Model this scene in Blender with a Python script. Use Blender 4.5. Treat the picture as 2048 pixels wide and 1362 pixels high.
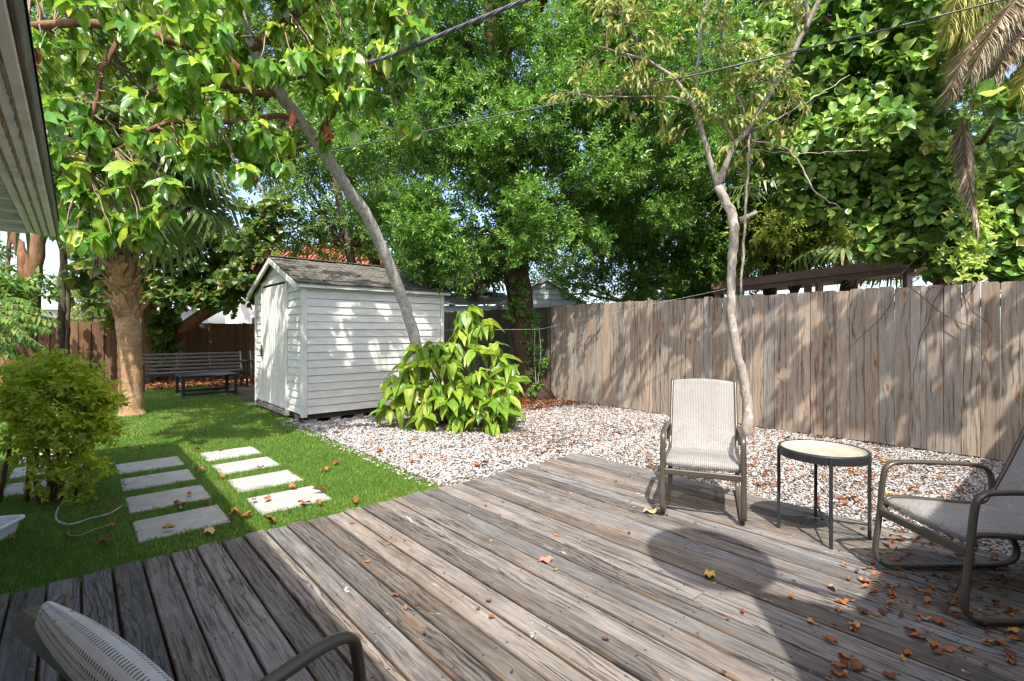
import bpy, math, random
import numpy as np
from mathutils import Vector, Matrix

random.seed(11)
rng = np.random.default_rng(11)
for o in list(bpy.data.objects):
    bpy.data.objects.remove(o)
SC = bpy.context.scene
COL = SC.collection

# ------------------------------------------------------------------ camera
CAM_H = 1.32
FPX = 985.0                     # focal length in pixels of the 2048 px wide photograph
cam = bpy.data.cameras.new('camera')
cam.sensor_width = 36.0
cam.lens = FPX / 2048.0 * 36.0
cam.shift_y = -17.0 / 2048.0
cam.clip_start = 0.05
cam.clip_end = 2000.0
camo = bpy.data.objects.new('camera', cam)
COL.objects.link(camo)
camo.location = (0, 0, CAM_H)
camo.rotation_euler = (math.radians(90), 0, 0)
SC.camera = camo

# ------------------------------------------------------------------ sky, sun, exposure
SUN_EL = math.radians(56.0)
SUN_AZ = math.radians(-1.5)      # heading of the light on the ground, from straight ahead
world = bpy.data.worlds.new('World')
SC.world = world
world.use_nodes = True
wn = world.node_tree
sky = wn.nodes.new('ShaderNodeTexSky')
sky.sky_type = 'NISHITA'
sky.sun_disc = False
sky.sun_elevation = SUN_EL
sky.sun_rotation = math.pi - SUN_AZ
sky.air_density = 0.85
sky.dust_density = 3.0
sky.ozone_density = 0.6
bg = wn.nodes['Background']
bg.inputs['Strength'].default_value = 0.15
wn.links.new(sky.outputs[0], bg.inputs['Color'])
sun = bpy.data.lights.new('sun', 'SUN')
sun.energy = 2.85
sun.angle = math.radians(0.6)
sun.color = (1.0, 0.955, 0.88)
suno = bpy.data.objects.new('sun', sun)
COL.objects.link(suno)
LDIR = Vector((math.sin(SUN_AZ) * math.cos(SUN_EL), math.cos(SUN_AZ) * math.cos(SUN_EL), -math.sin(SUN_EL)))
suno.rotation_euler = LDIR.to_track_quat('-Z', 'Y').to_euler()
suno.location = (0, -5, 12)
SC.view_settings.view_transform = 'Standard'
SC.view_settings.look = 'None'
SC.view_settings.gamma = 1.0
SC.view_settings.exposure = 1.62
SC.render.engine = 'CYCLES'
SC.cycles.max_bounces = 7
SC.cycles.diffuse_bounces = 3
SC.cycles.use_adaptive_sampling = True
SC.cycles.adaptive_threshold = 0.02
SC.cycles.filter_width = 1.3
SC.cycles.glossy_bounces = 2
SC.cycles.transmission_bounces = 4
SC.cycles.transparent_max_bounces = 6
SC.cycles.use_denoising = True
SC.cycles.sample_clamp_indirect = 6.0

# ------------------------------------------------------------------ frames of reference
TH = math.radians(41.5)          # the yard is turned by this angle
CT, ST = math.cos(TH), math.sin(TH)
DX, DY = LDIR.x / -LDIR.z, LDIR.y / -LDIR.z

def yard(v, u, z=0.0):
    return Vector((v * CT - u * ST, v * ST + u * CT, z))

def to_yard(p):
    p = np.asarray(p)
    return p[..., 0] * CT + p[..., 1] * ST, -p[..., 0] * ST + p[..., 1] * CT

def at(px, py, Y):
    return Vector(((px - 1024.0) / FPX * Y, Y, CAM_H - (py - 664.0) / FPX * Y))

def gnd(px, py, z=0.0):
    return at(px, py, FPX * (CAM_H - z) / (py - 664.0))

YARD = Matrix.Rotation(TH, 4, 'Z')
I4 = Matrix.Identity(4)
W = {}

# ------------------------------------------------------------------ object helpers
def link(o, parent=None, mat=I4):
    COL.objects.link(o)
    o.matrix_basis = mat
    if parent is not None:
        o.parent = parent
        o.matrix_parent_inverse = W[parent.name].inverted()
    W[o.name] = mat.copy()
    return o

def tag(o, label=None, cat=None, group=None, kind=None):
    if label: o['label'] = label
    if cat: o['category'] = cat
    if group: o['group'] = group
    if kind: o['kind'] = kind
    return o

def empty(name, loc=(0, 0, 0), rz=0.0, label=None, cat=None, group=None, kind=None):
    o = bpy.data.objects.new(name, None)
    o.empty_display_size = 0.1
    link(o, None, Matrix.Translation(Vector(loc)) @ Matrix.Rotation(rz, 4, 'Z'))
    return tag(o, label, cat, group, kind)

def inst(name, mesh, parent=None, mat=I4):
    return link(bpy.data.objects.new(name, mesh), parent, mat)

def move_root(o, mat):
    o.matrix_basis = mat
    W[o.name] = mat.copy()

def copy_tree(o, parent=None):
    c = o.copy()
    COL.objects.link(c)
    if parent is not None:
        c.parent = parent
    for ch in list(o.children):
        copy_tree(ch, c)
    W[c.name] = c.matrix_basis.copy()
    return c

class MB:
    def __init__(s):
        s.v, s.f, s.sm = [], [], False
    def add(s, vs, fs):
        n = len(s.v)
        s.v.extend([tuple(p) for p in vs])
        s.f.extend([tuple(i + n for i in f) for f in fs])
        return s
    def box(s, x0, x1, y0, y1, z0, z1, M=None):
        vs = [Vector(p) for p in ((x0, y0, z0), (x1, y0, z0), (x1, y1, z0), (x0, y1, z0), (x0, y0, z1), (x1, y0, z1), (x1, y1, z1), (x0, y1, z1))]
        if M is not None: vs = [M @ p for p in vs]
        return s.add(vs, [(0, 3, 2, 1), (4, 5, 6, 7), (0, 1, 5, 4), (1, 2, 6, 5), (2, 3, 7, 6), (3, 0, 4, 7)])
    def cbox(s, x0, x1, y0, y1, z0, z1, b=0.004, M=None):
        # box with chamfered edges
        vs, fs = [], []
        cx, cy, cz = (x0 + x1) / 2, (y0 + y1) / 2, (z0 + z1) / 2
        hx, hy, hz = (x1 - x0) / 2, (y1 - y0) / 2, (z1 - z0) / 2
        idx = {}
        for sx in (-1, 1):
            for sy in (-1, 1):
                for sz in (-1, 1):
                    for ax in range(3):
                        d = [hx - b, hy - b, hz - b]
                        d[ax] += b
                        idx[(sx, sy, sz, ax)] = len(vs)
                        vs.append(Vector((cx + sx * d[0], cy + sy * d[1], cz + sz * d[2])))
        for sg in (-1, 1):
            fs.append([idx[(sg, a, c, 0)] for a, c in ((-1, -1), (1, -1), (1, 1), (-1, 1))][::sg])
            fs.append([idx[(a, sg, c, 1)] for a, c in ((-1, -1), (-1, 1), (1, 1), (1, -1))][::sg])
            fs.append([idx[(a, c, sg, 2)] for a, c in ((-1, -1), (1, -1), (1, 1), (-1, 1))][::sg])
        for a in (-1, 1):
            for c in (-1, 1):
                fs.append((idx[(a, c, -1, 0)], idx[(a, c, 1, 0)], idx[(a, c, 1, 1)], idx[(a, c, -1, 1)])[::a * c])
                fs.append((idx[(a, -1, c, 0)], idx[(a, -1, c, 2)], idx[(a, 1, c, 2)], idx[(a, 1, c, 0)])[::a * c])
                fs.append((idx[(-1, a, c, 1)], idx[(1, a, c, 1)], idx[(1, a, c, 2)], idx[(-1, a, c, 2)])[::a * c])
                for d in (-1, 1):
                    fs.append((idx[(a, c, d, 0)], idx[(a, c, d, 1)], idx[(a, c, d, 2)])[::a * c * d])
        if M is not None: vs = [M @ p for p in vs]
        return s.add(vs, fs)
    def tube(s, pts, radii, sides=8, cap=True, jit=0.0, lateral=None, aspect=1.0):
        pts = [Vector(p) for p in pts]
        n = len(pts)
        if not hasattr(radii, '__len__'): radii = [radii] * n
        rings, ref = [], None
        for i, p in enumerate(pts):
            t = (pts[min(i + 1, n - 1)] - pts[max(i - 1, 0)])
            t = t.normalized() if t.length > 1e-9 else Vector((0, 0, 1))
            if lateral is not None:
                a = Vector(lateral)
            else:
                if ref is None: ref = Vector((1, 0, 0)) if abs(t.x) < 0.8 else Vector((0, 1, 0))
                a = ref
            a = (a - t * a.dot(t)).normalized()
            ref = a
            b = t.cross(a)
            ring = []
            for k in range(sides):
                th = 2 * math.pi * (k + 0.5) / sides
                r = radii[i] * (1 + (random.random() - 0.5) * jit)
                ring.append(p + a * (r * math.cos(th)) + b * (r * aspect * math.sin(th)))
            rings.append(ring)
        vs = [q for r in rings for q in r]
        fs = []
        for i in range(n - 1):
            for k in range(sides):
                k2 = (k + 1) % sides
                fs.append((i * sides + k, i * sides + k2, (i + 1) * sides + k2, (i + 1) * sides + k))
        if cap:
            fs.append(tuple(range(sides))[::-1])
            fs.append(tuple((n - 1) * sides + k for k in range(sides)))
        return s.add(vs, fs)
    def mesh(s, name, mat, smooth=False):
        me = bpy.data.meshes.new(name)
        me.from_pydata(s.v, [], s.f)
        if mat is not None: me.materials.append(mat)
        if smooth:
            me.polygons.foreach_set('use_smooth', [True] * len(me.polygons))
        me.update()
        return me
    def build(s, name, mat, parent=None, M=I4, smooth=False):
        return inst(name, s.mesh(name, mat, smooth), parent, M)

def chaikin(pts, it=2):
    pts = [Vector(p) for p in pts]
    for _ in range(it):
        q = [pts[0]]
        for a, b in zip(pts[:-1], pts[1:]):
            q += [a.lerp(b, 0.25), a.lerp(b, 0.75)]
        q.append(pts[-1])
        pts = q
    return pts

def resample(pts, radii, n):
    pts = [Vector(p) for p in pts]
    L = [0]
    for a, b in zip(pts[:-1], pts[1:]): L.append(L[-1] + (b - a).length)
    out, ro = [], []
    for i in range(n):
        t = L[-1] * i / (n - 1)
        k = max(0, min(len(pts) - 2, int(np.searchsorted(L, t) - 1)))
        f = (t - L[k]) / max(1e-9, L[k + 1] - L[k])
        out.append(pts[k].lerp(pts[k + 1], f)); ro.append(radii[k] * (1 - f) + radii[k + 1] * f)
    return out, ro

def smooth_tube(mb, pts, radii, n=14, sides=8, wob=0.0, jit=0.06):
    # smooth wandering limb through the given points
    p2 = chaikin(pts, 2)
    rr = np.interp(np.linspace(0, 1, len(p2)), np.linspace(0, 1, len(radii)), radii)
    p3, r3 = resample(p2, list(rr), n)
    if wob:
        for i in range(1, len(p3) - 1):
            p3[i] = p3[i] + Vector((random.uniform(-wob, wob), random.uniform(-wob, wob), random.uniform(-wob, wob)))
    mb.tube(p3, r3, sides, jit=jit)
    return p3, r3

# ------------------------------------------------------------------ leaf templates and clouds
def leaf_tpl(nseg, wid, fold=0.12, droop=0.15, wave=0.0):
    """leaf of length 1 along +Y, half width from wid(t); all triangles"""
    mid, lf, rt = [], [], []
    for i in range(nseg + 1):
        t = i / nseg
        z = -droop * t * t
        mid.append((0, t, z))
        if 0 < i < nseg:
            w = wid(t)
            zz = z + fold * w * 2 + wave * math.sin(t * 9) * w
            lf.append((-w, t, zz)); rt.append((w, t, zz))
    v = mid + lf + rt
    nm, ns = nseg + 1, nseg - 1
    f = []
    for sgn, off in ((1, nm), (-1, nm + ns)):
        tri = [(0, 1, off)]
        for i in range(1, nseg - 1):
            a, b, c, d = i, i + 1, off + i, off + i - 1
            tri += [(a, b, c), (a, c, d)]
        tri.append((nseg - 1, nseg, off + ns - 1))
        f += [t[::sgn] for t in tri]
    return np.array(v, float), np.array(f, int)

TPL_TINY = (np.array([(0, 0, 0), (-.5, .45, .12), (.5, .45, .12), (0, 1, -.08)], float), np.array([(0, 3, 1), (0, 2, 3)], int))
TPL_MED = leaf_tpl(3, lambda t: 0.5 * math.sin(math.pi * t ** 0.85), 0.15, 0.18)
def ragged(t, amt, bend):
    v = t[0].copy()
    v[1:, :] += rng.normal(size=(len(v) - 1, 3)) * np.array([amt, amt * .6, amt])
    v[:, 0] += bend * v[:, 1] ** 2
    return v, t[1]
_big = lambda fold, droop, wave: leaf_tpl(5, lambda t: 0.5 * math.sin(math.pi * t ** 0.9) ** 0.85, fold, droop, wave)
TPL_BIG = [ragged(_big(f, d, w), .008, b) for f, d, w, b in ((.16, .30, .12, 0), (.30, .10, .3, .12), (.05, .55, .2, -.15), (.40, .42, -.2, .08), (.20, .75, .4, -.05), (-.1, .2, .3, .2))]
_obo = lambda fold, droop, wave: leaf_tpl(5, lambda t: 0.5 * math.sin(math.pi * t ** 1.45) ** 0.75, fold, droop, wave)
TPL_OBO = [ragged(_obo(f, d, w), .006, b) for f, d, w, b in ((.10, .10, 0, 0), (.28, .22, .2, .1), (-.06, -.12, .1, -.1), (.2, .35, -.2, .05))]
TPL_ROUND = leaf_tpl(4, lambda t: 0.5 * math.sin(math.pi * t) ** 0.55, 0.12, 0.12)
TPL_STRIP = (np.array([(-.5, 0, 0), (.5, 0, 0), (-.5, .5, -.04), (.5, .5, -.04), (0, 1, -.22)], float), np.array([(0, 1, 3), (0, 3, 2), (2, 3, 4)], int))

def nrm(a):
    return a / np.maximum(1e-9, np.linalg.norm(a, axis=-1, keepdims=True))

def frames(d, n):
    d = nrm(d)
    x = nrm(np.cross(d, n))
    z = np.cross(x, d)
    return np.stack([x, d, z], axis=-1)

def cloud_mesh(name, tpl, pos, R, sc, mat, tint=None, smooth=False):
    if isinstance(tpl, list):            # alike templates, one picked for each leaf
        tf = tpl[0][1]
        tv = np.stack([t[0] for t in tpl])[rng.integers(0, len(tpl), len(pos))]
    else:
        tv, tf = tpl
        tv = tv[None]
    N, K = len(pos), tv.shape[1]
    sc = np.asarray(sc, float)
    if sc.ndim == 1: sc = np.repeat(sc[:, None], 3, 1)
    V = np.einsum('nij,nkj->nki', R, tv * sc[:, None, :]) + pos[:, None, :]
    F = (tf[None] + (np.arange(N) * K)[:, None, None]).reshape(-1, tf.shape[1])
    me = bpy.data.meshes.new(name)
    me.vertices.add(N * K)
    me.vertices.foreach_set('co', V.astype(np.float32).ravel())
    me.loops.add(F.size)
    me.loops.foreach_set('vertex_index', F.astype(np.int32).ravel())
    me.polygons.add(len(F))
    me.polygons.foreach_set('loop_start', np.arange(0, F.size, tf.shape[1], dtype=np.int32))
    me.polygons.foreach_set('use_smooth', np.full(len(F), smooth))
    if tint is not None:
        a = me.attributes.new('tint', 'FLOAT', 'POINT')
        a.data.foreach_set('value', np.repeat(np.asarray(tint, np.float32), K))
    me.update(calc_edges=True)
    me.materials.append(mat)
    return me

def tpl_mesh(name, tpl, mat, smooth=True):
    me = bpy.data.meshes.new(name)
    me.from_pydata([tuple(p) for p in tpl[0]], [], [tuple(int(i) for i in f) for f in tpl[1]])
    me.materials.append(mat)
    me.polygons.foreach_set('use_smooth', [smooth] * len(me.polygons))
    return me

def mat_from(R, p, sc):
    m = Matrix.Identity(4)
    for i in range(3):
        for j in range(3):
            m[i][j] = R[i][j] * sc[j]
        m[i][3] = p[i]
    return m

def rand_unit(n):
    return nrm(rng.normal(size=(n, 3)))

def spray_leaves(c, d, k, tl, leaf, droop=0.2, spread=0.8, upb=1.0, jit=0.5):
    """k leaves along each twig that starts at c and runs along d for tl"""
    N = len(c)
    d = nrm(d)
    t = (np.arange(k)[None, :] + rng.random((N, k))) / k
    ph = np.arange(k)[None, :] * 2.4 + rng.random((N, 1)) * 6.28
    a = nrm(np.cross(d, rng.normal(size=(N, 3))))
    b = np.cross(d, a)
    rad = a[:, None] * np.cos(ph)[..., None] + b[:, None] * np.sin(ph)[..., None]
    pos = c[:, None] + d[:, None] * (t * tl)[..., None]
    ld = d[:, None] * (0.35 + 0.5 * t[..., None]) + rad * spread + np.array([0, 0, -droop]) + rng.normal(size=(N, k, 3)) * 0.15
    n = np.array([0, -.35, upb]) + rng.normal(size=(N, k, 3)) * jit + d[:, None] * 0.3
    s = leaf * (0.7 + 0.55 * rng.random((N, k)))
    return pos.reshape(-1, 3), ld.reshape(-1, 3), n.reshape(-1, 3), s.reshape(-1)

def sunlit_ok(p):
    """false for leaves whose shadow would fall on the parts of the yard that lie in full sun"""
    g = np.stack([p[:, 0] + DX * p[:, 2], p[:, 1] + DY * p[:, 2]], -1)
    v, u = to_yard(g)
    bad = ((v > 0.6) & (v < 6.6) & (u < 3.7)) | ((v > 0.6) & (v < 2.6) & (u < 6.15)) | ((v > 2.3) & (v < 4.6) & (u < 5.6)) | ((v > 4.5) & (v < 6.3) & (u < 4.6))
    hole = (np.sin(v * 5.3 + 1.6 * np.sin(u * 1.9)) * np.sin(u * 4.1 + 1.2 * np.sin(v * 2.7)) > .27) & (v < 5.2) & (v > -3) & (u > 5.5) & (u < 13.5)
    return ~(bad | hole)

def clumps_px(n, region, Yr, rad, test=None, spacing=0.0):
    out = []
    tries = 0
    while len(out) < n and tries < n * 60:
        tries += 1
        px, py = random.uniform(region[0], region[2]), random.uniform(region[1], region[3])
        if test and not test(px, py): continue
        Y = random.uniform(*Yr)
        c = at(px, py, Y)
        if spacing and any((c - q[0]).length < spacing for q in out): continue
        r = random.uniform(*rad)
        out.append((c, Vector((r * random.uniform(.9, 1.35), r * random.uniform(.9, 1.3), r * random.uniform(.55, .9)))))
    return out

def crown_arrays(clumps, per, k, tl, leaf, droop=0.2, spread=0.8, jit=0.5, shade=True, up=0.25):
    cs, ds = [], []
    for c, r in clumps:
        q = rand_unit(per)
        rr = rng.random((per, 1)) ** 0.55
        cs.append(np.array(c)[None] + q * rr * np.array(r)[None])
        ds.append(nrm(q * 0.8 + np.array([0, -0.1, up]) + rng.normal(size=(per, 3)) * 0.45))
    c, d = np.concatenate(cs), np.concatenate(ds)
    pos, ld, n, s = spray_leaves(c, d, k, tl, leaf, droop, spread, 1.0, jit)
    if shade:
        ok = sunlit_ok(pos)
        pos, ld, n, s = pos[ok], ld[ok], n[ok], s[ok]
    return pos, ld, n, s

def crown(name, parent, mat, clumps, per, k, tl, leaf, asp, tpl=TPL_TINY, **kw):
    pos, ld, n, s = crown_arrays(clumps, per, k, tl, leaf, **kw)
    sc = np.stack([s * asp, s, s], -1)
    me = cloud_mesh(name, tpl, pos, frames(ld, n), sc, mat, rng.random(len(pos)))
    return tag(inst(name, me, parent), kind='stuff')

def leaf_parts(parent, pos, ld, n, s, asp, tpl, mat_obj, mat_attr, limit=300, name='leaf', smooth=True):
    """the nearest leaves as objects, the rest as one part"""
    R = frames(ld, n)
    sc = np.stack([s * asp, s, s], -1)
    vis = (np.abs(pos[:, 0] / np.maximum(pos[:, 1], .1)) < 1.03) & (np.abs((pos[:, 2] - CAM_H) / np.maximum(pos[:, 1], .1)) < 0.67)
    key = np.where(vis, pos[:, 1] / s, 1e6)
    order = np.argsort(key)
    mes = [tpl_mesh(name, t, mat_obj, smooth) for t in (tpl if isinstance(tpl, list) else [tpl])]
    for i in order[:limit]:
        inst(name, random.choice(mes), parent, mat_from(R[i], pos[i], sc[i]))
    rest = order[limit:]
    if len(rest):
        m2 = cloud_mesh('foliage', tpl, pos[rest], R[rest], sc[rest], mat_attr, rng.random(len(rest)), smooth)
        tag(inst('foliage', m2, parent), kind='stuff')

# ------------------------------------------------------------------ materials
class NT:
    def __init__(s, name):
        s.m = bpy.data.materials.new(name)
        s.m.use_nodes = True
        s.t = s.m.node_tree
        s.t.nodes.clear()
        s.out = s.t.nodes.new('ShaderNodeOutputMaterial')
    def put(s, sock, val):
        if isinstance(val, bpy.types.NodeSocket): s.t.links.new(val, sock)
        elif val is not None: sock.default_value = val
    def n(s, typ, ins=None, **props):
        nd = s.t.nodes.new('ShaderNode' + typ)
        for k, v in props.items(): setattr(nd, k, v)
        for k, v in (ins or {}).items(): s.put(nd.inputs[k], v)
        return nd
    def math(s, op, a, b=0.0, c=None, clamp=False):
        nd = s.n('Math', {0: a, 1: b}, operation=op, use_clamp=clamp)
        if c is not None: s.put(nd.inputs[2], c)
        return nd.outputs[0]
    def mix(s, fac, a, b, mode='MIX'):
        nd = s.n('Mix', {'Factor': fac}, data_type='RGBA', blend_type=mode)
        s.put(nd.inputs[6], a); s.put(nd.inputs[7], b)
        return nd.outputs[2]
    def noise(s, vec, scale=1.0, detail=2.0, rough=0.5, dist=0.0):
        nd = s.n('TexNoise', {'Scale': scale, 'Detail': detail, 'Roughness': rough, 'Distortion': dist})
        if vec is not None: s.put(nd.inputs['Vector'], vec)
        return nd.outputs[0]
    def ramp(s, fac, stops, interp='LINEAR'):
        nd = s.n('ValToRGB', {'Fac': fac})
        cr = nd.color_ramp
        cr.interpolation = interp
        while len(cr.elements) < len(stops): cr.elements.new(0.5)
        for e, (p, c) in zip(cr.elements, stops):
            e.position = p; e.color = (c[0], c[1], c[2], 1) if hasattr(c, '__len__') else (c, c, c, 1)
        return nd.outputs[0]
    def smooth(s, x, a, b, lo=0.0, hi=1.0):
        nd = s.n('MapRange', {'Value': x, 'From Min': a, 'From Max': b, 'To Min': lo, 'To Max': hi}, interpolation_type='SMOOTHSTEP')
        return nd.outputs[0]
    def principled(s, col, rough=0.7, spec=0.4, metal=0.0, bump=None, bstr=0.3, bdist=0.01):
        ins = {'Base Color': col, 'Roughness': rough, 'Specular IOR Level': spec, 'Metallic': metal}
        p = s.n('BsdfPrincipled', ins)
        if bump is not None:
            b = s.n('Bump', {'Strength': bstr, 'Distance': bdist, 'Height': bump})
            s.put(p.inputs['Normal'], b.outputs[0])
        return p.outputs[0]
    def done(s, shader):
        s.t.links.new(shader, s.out.inputs['Surface'])
        return s.m

def rgb(r, g, b): return (r, g, b, 1.0)

def plain(name, col, rough=0.6, spec=0.4, metal=0.0, var=0.12, scale=6.0, bstr=0.08, dirt=None):
    m = NT(name)
    tc = m.n('TexCoord').outputs['Object']
    nz = m.noise(tc, scale, 4, 0.6)
    c = m.mix(m.smooth(nz, .3, .7), rgb(*[x * (1 - var) for x in col]), rgb(*[min(1, x * (1 + var)) for x in col]))
    if dirt:
        c = m.mix(m.math('MULTIPLY', m.smooth(m.noise(tc, scale * .35, 5, .65), .52, .72), dirt[3]), c, rgb(*dirt[:3]))
    return m.done(m.principled(c, rough, spec, metal, m.noise(tc, scale * 7, 3, .6), bstr))

def leaf_mat(name, stops, trans, tfac=0.35, rough=0.42, src='attr', spec=0.45, gain=1.75):
    m = NT(name)
    if src == 'attr':
        r = m.n('Attribute', attribute_name='tint', attribute_type='GEOMETRY').outputs['Fac']
    else:
        r = m.n('ObjectInfo').outputs['Random']
    stops = [(p_, tuple(min(.6, x * gain * k_) for x, k_ in zip(c_, (1.22, 1.03, 1.0)))) for p_, c_ in stops]
    c = m.ramp(r, stops)
    mo = m.noise(m.n('NewGeometry').outputs['Position'], 16, 4, .7)
    c = m.mix(m.smooth(mo, .35, .68), m.mix(1.0, c, rgb(.70, .76, .66), 'MULTIPLY'), m.mix(1.0, c, rgb(1.18, 1.10, 1.05), 'MULTIPLY'))
    tcol = m.mix(0.65, c, rgb(*trans))
    p = m.principled(c, rough, spec)
    t = m.n('BsdfTranslucent', {'Color': tcol}).outputs[0]
    mx = m.n('MixShader', {0: tfac})
    m.put(mx.inputs[1], p); m.put(mx.inputs[2], t)
    return m.done(mx.outputs[0])

def wood(name, L, Wd, dark, mid, light, tan, gs=1.0, knot=0.5, contrast=1.0, rough=0.85, bstr=0.5, stain=None, edge=None, nails=False, lichen=0.0, kn_col=(.06, .035, .02), warp=1.0, rw=.34, irr=1.0, cracks=0.0, vary=None, ramp_=(.30, .58, .86), bvar=.55, amin=.25):
    """weathered board; L and Wd name the long and the wide axis of the board"""
    m = NT(name)
    sep = m.n('SeparateXYZ', {0: m.n('TexCoord').outputs['Object']})
    rnd = m.n('ObjectInfo').outputs['Random']
    r = m.math('MULTIPLY', rnd, 57.3)
    l, w = sep.outputs[L], sep.outputs[Wd]
    def vec(a, b, off=0.0):
        return m.n('CombineXYZ', {0: m.math('MULTIPLY', l, a), 1: m.math('MULTIPLY', w, b), 2: m.math('ADD', r, off)}).outputs[0]
    low = m.noise(vec(1.1, 5.0), 1.0, 2, .5)
    vo = m.n('TexVoronoi', {'Vector': vec(1.9, 5.5, 3.0), 'Scale': 1.0, 'Randomness': 1.0}, feature='F1').outputs['Distance']
    kf = m.math('DIVIDE', 1.0, m.math('ADD', 1.0, m.math('POWER', m.math('MULTIPLY', vo, 5.0), 2.0)))
    ph = m.math('ADD', m.math('MULTIPLY', w, 150.0 * gs), m.math('ADD', m.math('MULTIPLY', low, 17.0 * warp), m.math('MULTIPLY', kf, 8.0)))
    midn = m.noise(vec(3.5, 24.0, 61.0), 1.0, 3, .6)
    ph = m.math('ADD', ph, m.math('MULTIPLY', midn, 7.0 * irr))
    line = m.smooth(m.math('SINE', ph), .35, 1.0, 1.0, 0.0)
    amp = m.smooth(m.noise(vec(.7, 5.0, 71.0), 1.0, 2), .40, .64, amin, 1.0)
    ring = m.math('ADD', m.math('MULTIPLY', line, amp), m.math('SUBTRACT', 1.0, amp))
    fine = m.noise(vec(4.0, 95.0, 5.0), 1.0, 5, .7, 1.1)
    mott = m.noise(vec(3.0, 14.0, 8.0), 1.0, 4, .6)
    g = m.math('ADD', m.math('MULTIPLY', ring, rw * contrast), m.math('ADD', m.math('MULTIPLY', fine, 0.5), m.math('MULTIPLY', mott, 0.34)))
    c = m.ramp(g, [(ramp_[0], dark), (ramp_[1], mid), (ramp_[2], light)])
    c = m.mix(m.math('MULTIPLY', m.smooth(m.noise(vec(.5, 2.0, 14.0), 1.0, 2), .35, .7), 0.6), c, m.mix(1.0, c, rgb(*tan), 'MULTIPLY'))
    br = m.math('ADD', 0.975 - bvar / 2, m.math('MULTIPLY', m.math('FRACT', m.math('MULTIPLY', rnd, 7.77)), bvar))
    c = m.mix(1.0, c, m.n('CombineXYZ', {0: br, 1: br, 2: br}).outputs[0], 'MULTIPLY')
    if vary:
        hv = m.math('FRACT', m.math('MULTIPLY', rnd, 3.31))
        c = m.mix(hv, m.mix(1.0, c, rgb(*vary[0]), 'MULTIPLY'), m.mix(1.0, c, rgb(*vary[1]), 'MULTIPLY'))
    if stain:
        st = m.smooth(m.noise(vec(1.4, 7.0, 21.0), 1.0, 5, .7), .54, .72)
        c = m.mix(m.math('MULTIPLY', st, stain[3]), c, rgb(*stain[:3]))
    if cracks:
        ck = m.smooth(m.noise(vec(1.2, 62.0, 81.0), 1.0, 4, .62, .7), .33, .41, 1.0, 0.0)
        c = m.mix(m.math('MULTIPLY', ck, cracks), c, rgb(.028, .023, .02))
    if lichen:
        li = m.smooth(m.noise(vec(5.0, 9.0, 31.0), 1.0, 6, .75, 0.6), .645, .70)
        c = m.mix(m.math('MULTIPLY', li, lichen), c, rgb(.62, .62, .61))
    if knot:
        km = m.smooth(vo, .05, .11, 1.0, 0.0)
        kr = m.smooth(vo, .10, .27, 0.5, 0.0)
        pres = m.smooth(m.noise(vec(1.9, 5.5, 40.0), 0.6, 0), .36, .44)
        c = m.mix(m.math('MULTIPLY', m.math('MULTIPLY', km, pres), knot * 1.6, clamp=True), c, rgb(*kn_col))
        c = m.mix(m.math('MULTIPLY', m.math('MULTIPLY', kr, pres), knot), c, rgb(kn_col[0] * 4.2, kn_col[1] * 4.2, kn_col[2] * 4))
    if edge:
        aw = m.math('ABSOLUTE', w)
        e = m.math('MULTIPLY', m.smooth(aw, edge[3], edge[3] + .014), m.smooth(m.noise(vec(3.5, 4.0, 50.0), 1.0, 3), .48, .66))
        c = m.mix(e, c, rgb(*edge[:3]))
        c = m.mix(m.math('MULTIPLY', m.smooth(aw, .0550, .0590), .55), c, rgb(.022, .017, .013))
    if nails:
        fr = m.math('SUBTRACT', m.math('FRACT', m.math('DIVIDE', l, 0.41)), 0.5)
        dl = m.math('MULTIPLY', fr, 0.41)
        dw = m.math('SUBTRACT', m.math('ABSOLUTE', w), 0.034)
        dd = m.math('SQRT', m.math('ADD', m.math('MULTIPLY', dl, dl), m.math('MULTIPLY', dw, dw)))
        c = m.mix(m.smooth(dd, .004, .0065, 1.0, 0.0), c, rgb(.03, .025, .02))
    h = m.math('ADD', m.math('MULTIPLY', ring, 0.2), m.math('MULTIPLY', fine, 0.9))
    return m.done(m.principled(c, rough, 0.25, 0.0, h, bstr, 0.004))

# ------------------------------------------------------------------ shared materials
m_deck = wood('weathered_deck_wood', 1, 0, (.018, .015, .014), (.096, .088, .082), (.222, .213, .204), (1.0, .86, .74), gs=1.5, knot=.5, contrast=.58, warp=1.9, irr=2.4, amin=.0, cracks=.95, ramp_=(.34, .54, .74), vary=((.95, 1.0, 1.06), (1.08, .99, .90)),
              bstr=.18, stain=(.06, .048, .04, .8), edge=(.24, .15, .085, .050), nails=True, lichen=.6)
m_fence = wood('weathered_pine', 2, 0, (.075, .056, .04), (.245, .20, .158), (.385, .335, .28), (1.0, .86, .72), gs=.6, knot=1.0, contrast=.55, vary=((.93, 1.0, 1.06), (1.08, 1.0, .91)), ramp_=(.33, .52, .76), cracks=.7, bvar=.38,
               bstr=.4, stain=(.30, .285, .26, .5), kn_col=(.075, .04, .02))
m_oldfence = wood('old_green_wood', 2, 0, (.035, .035, .022), (.085, .080, .05), (.15, .145, .10), (1.0, .9, .7), gs=.6, knot=.4)
m_backfence = wood('brown_fence_wood', 2, 0, (.065, .034, .017), (.145, .080, .042), (.23, .14, .08), (1.0, .85, .7), gs=.6, knot=.5)
m_rail = plain('rail_wood', (.24, .18, .125), .85)

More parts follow.
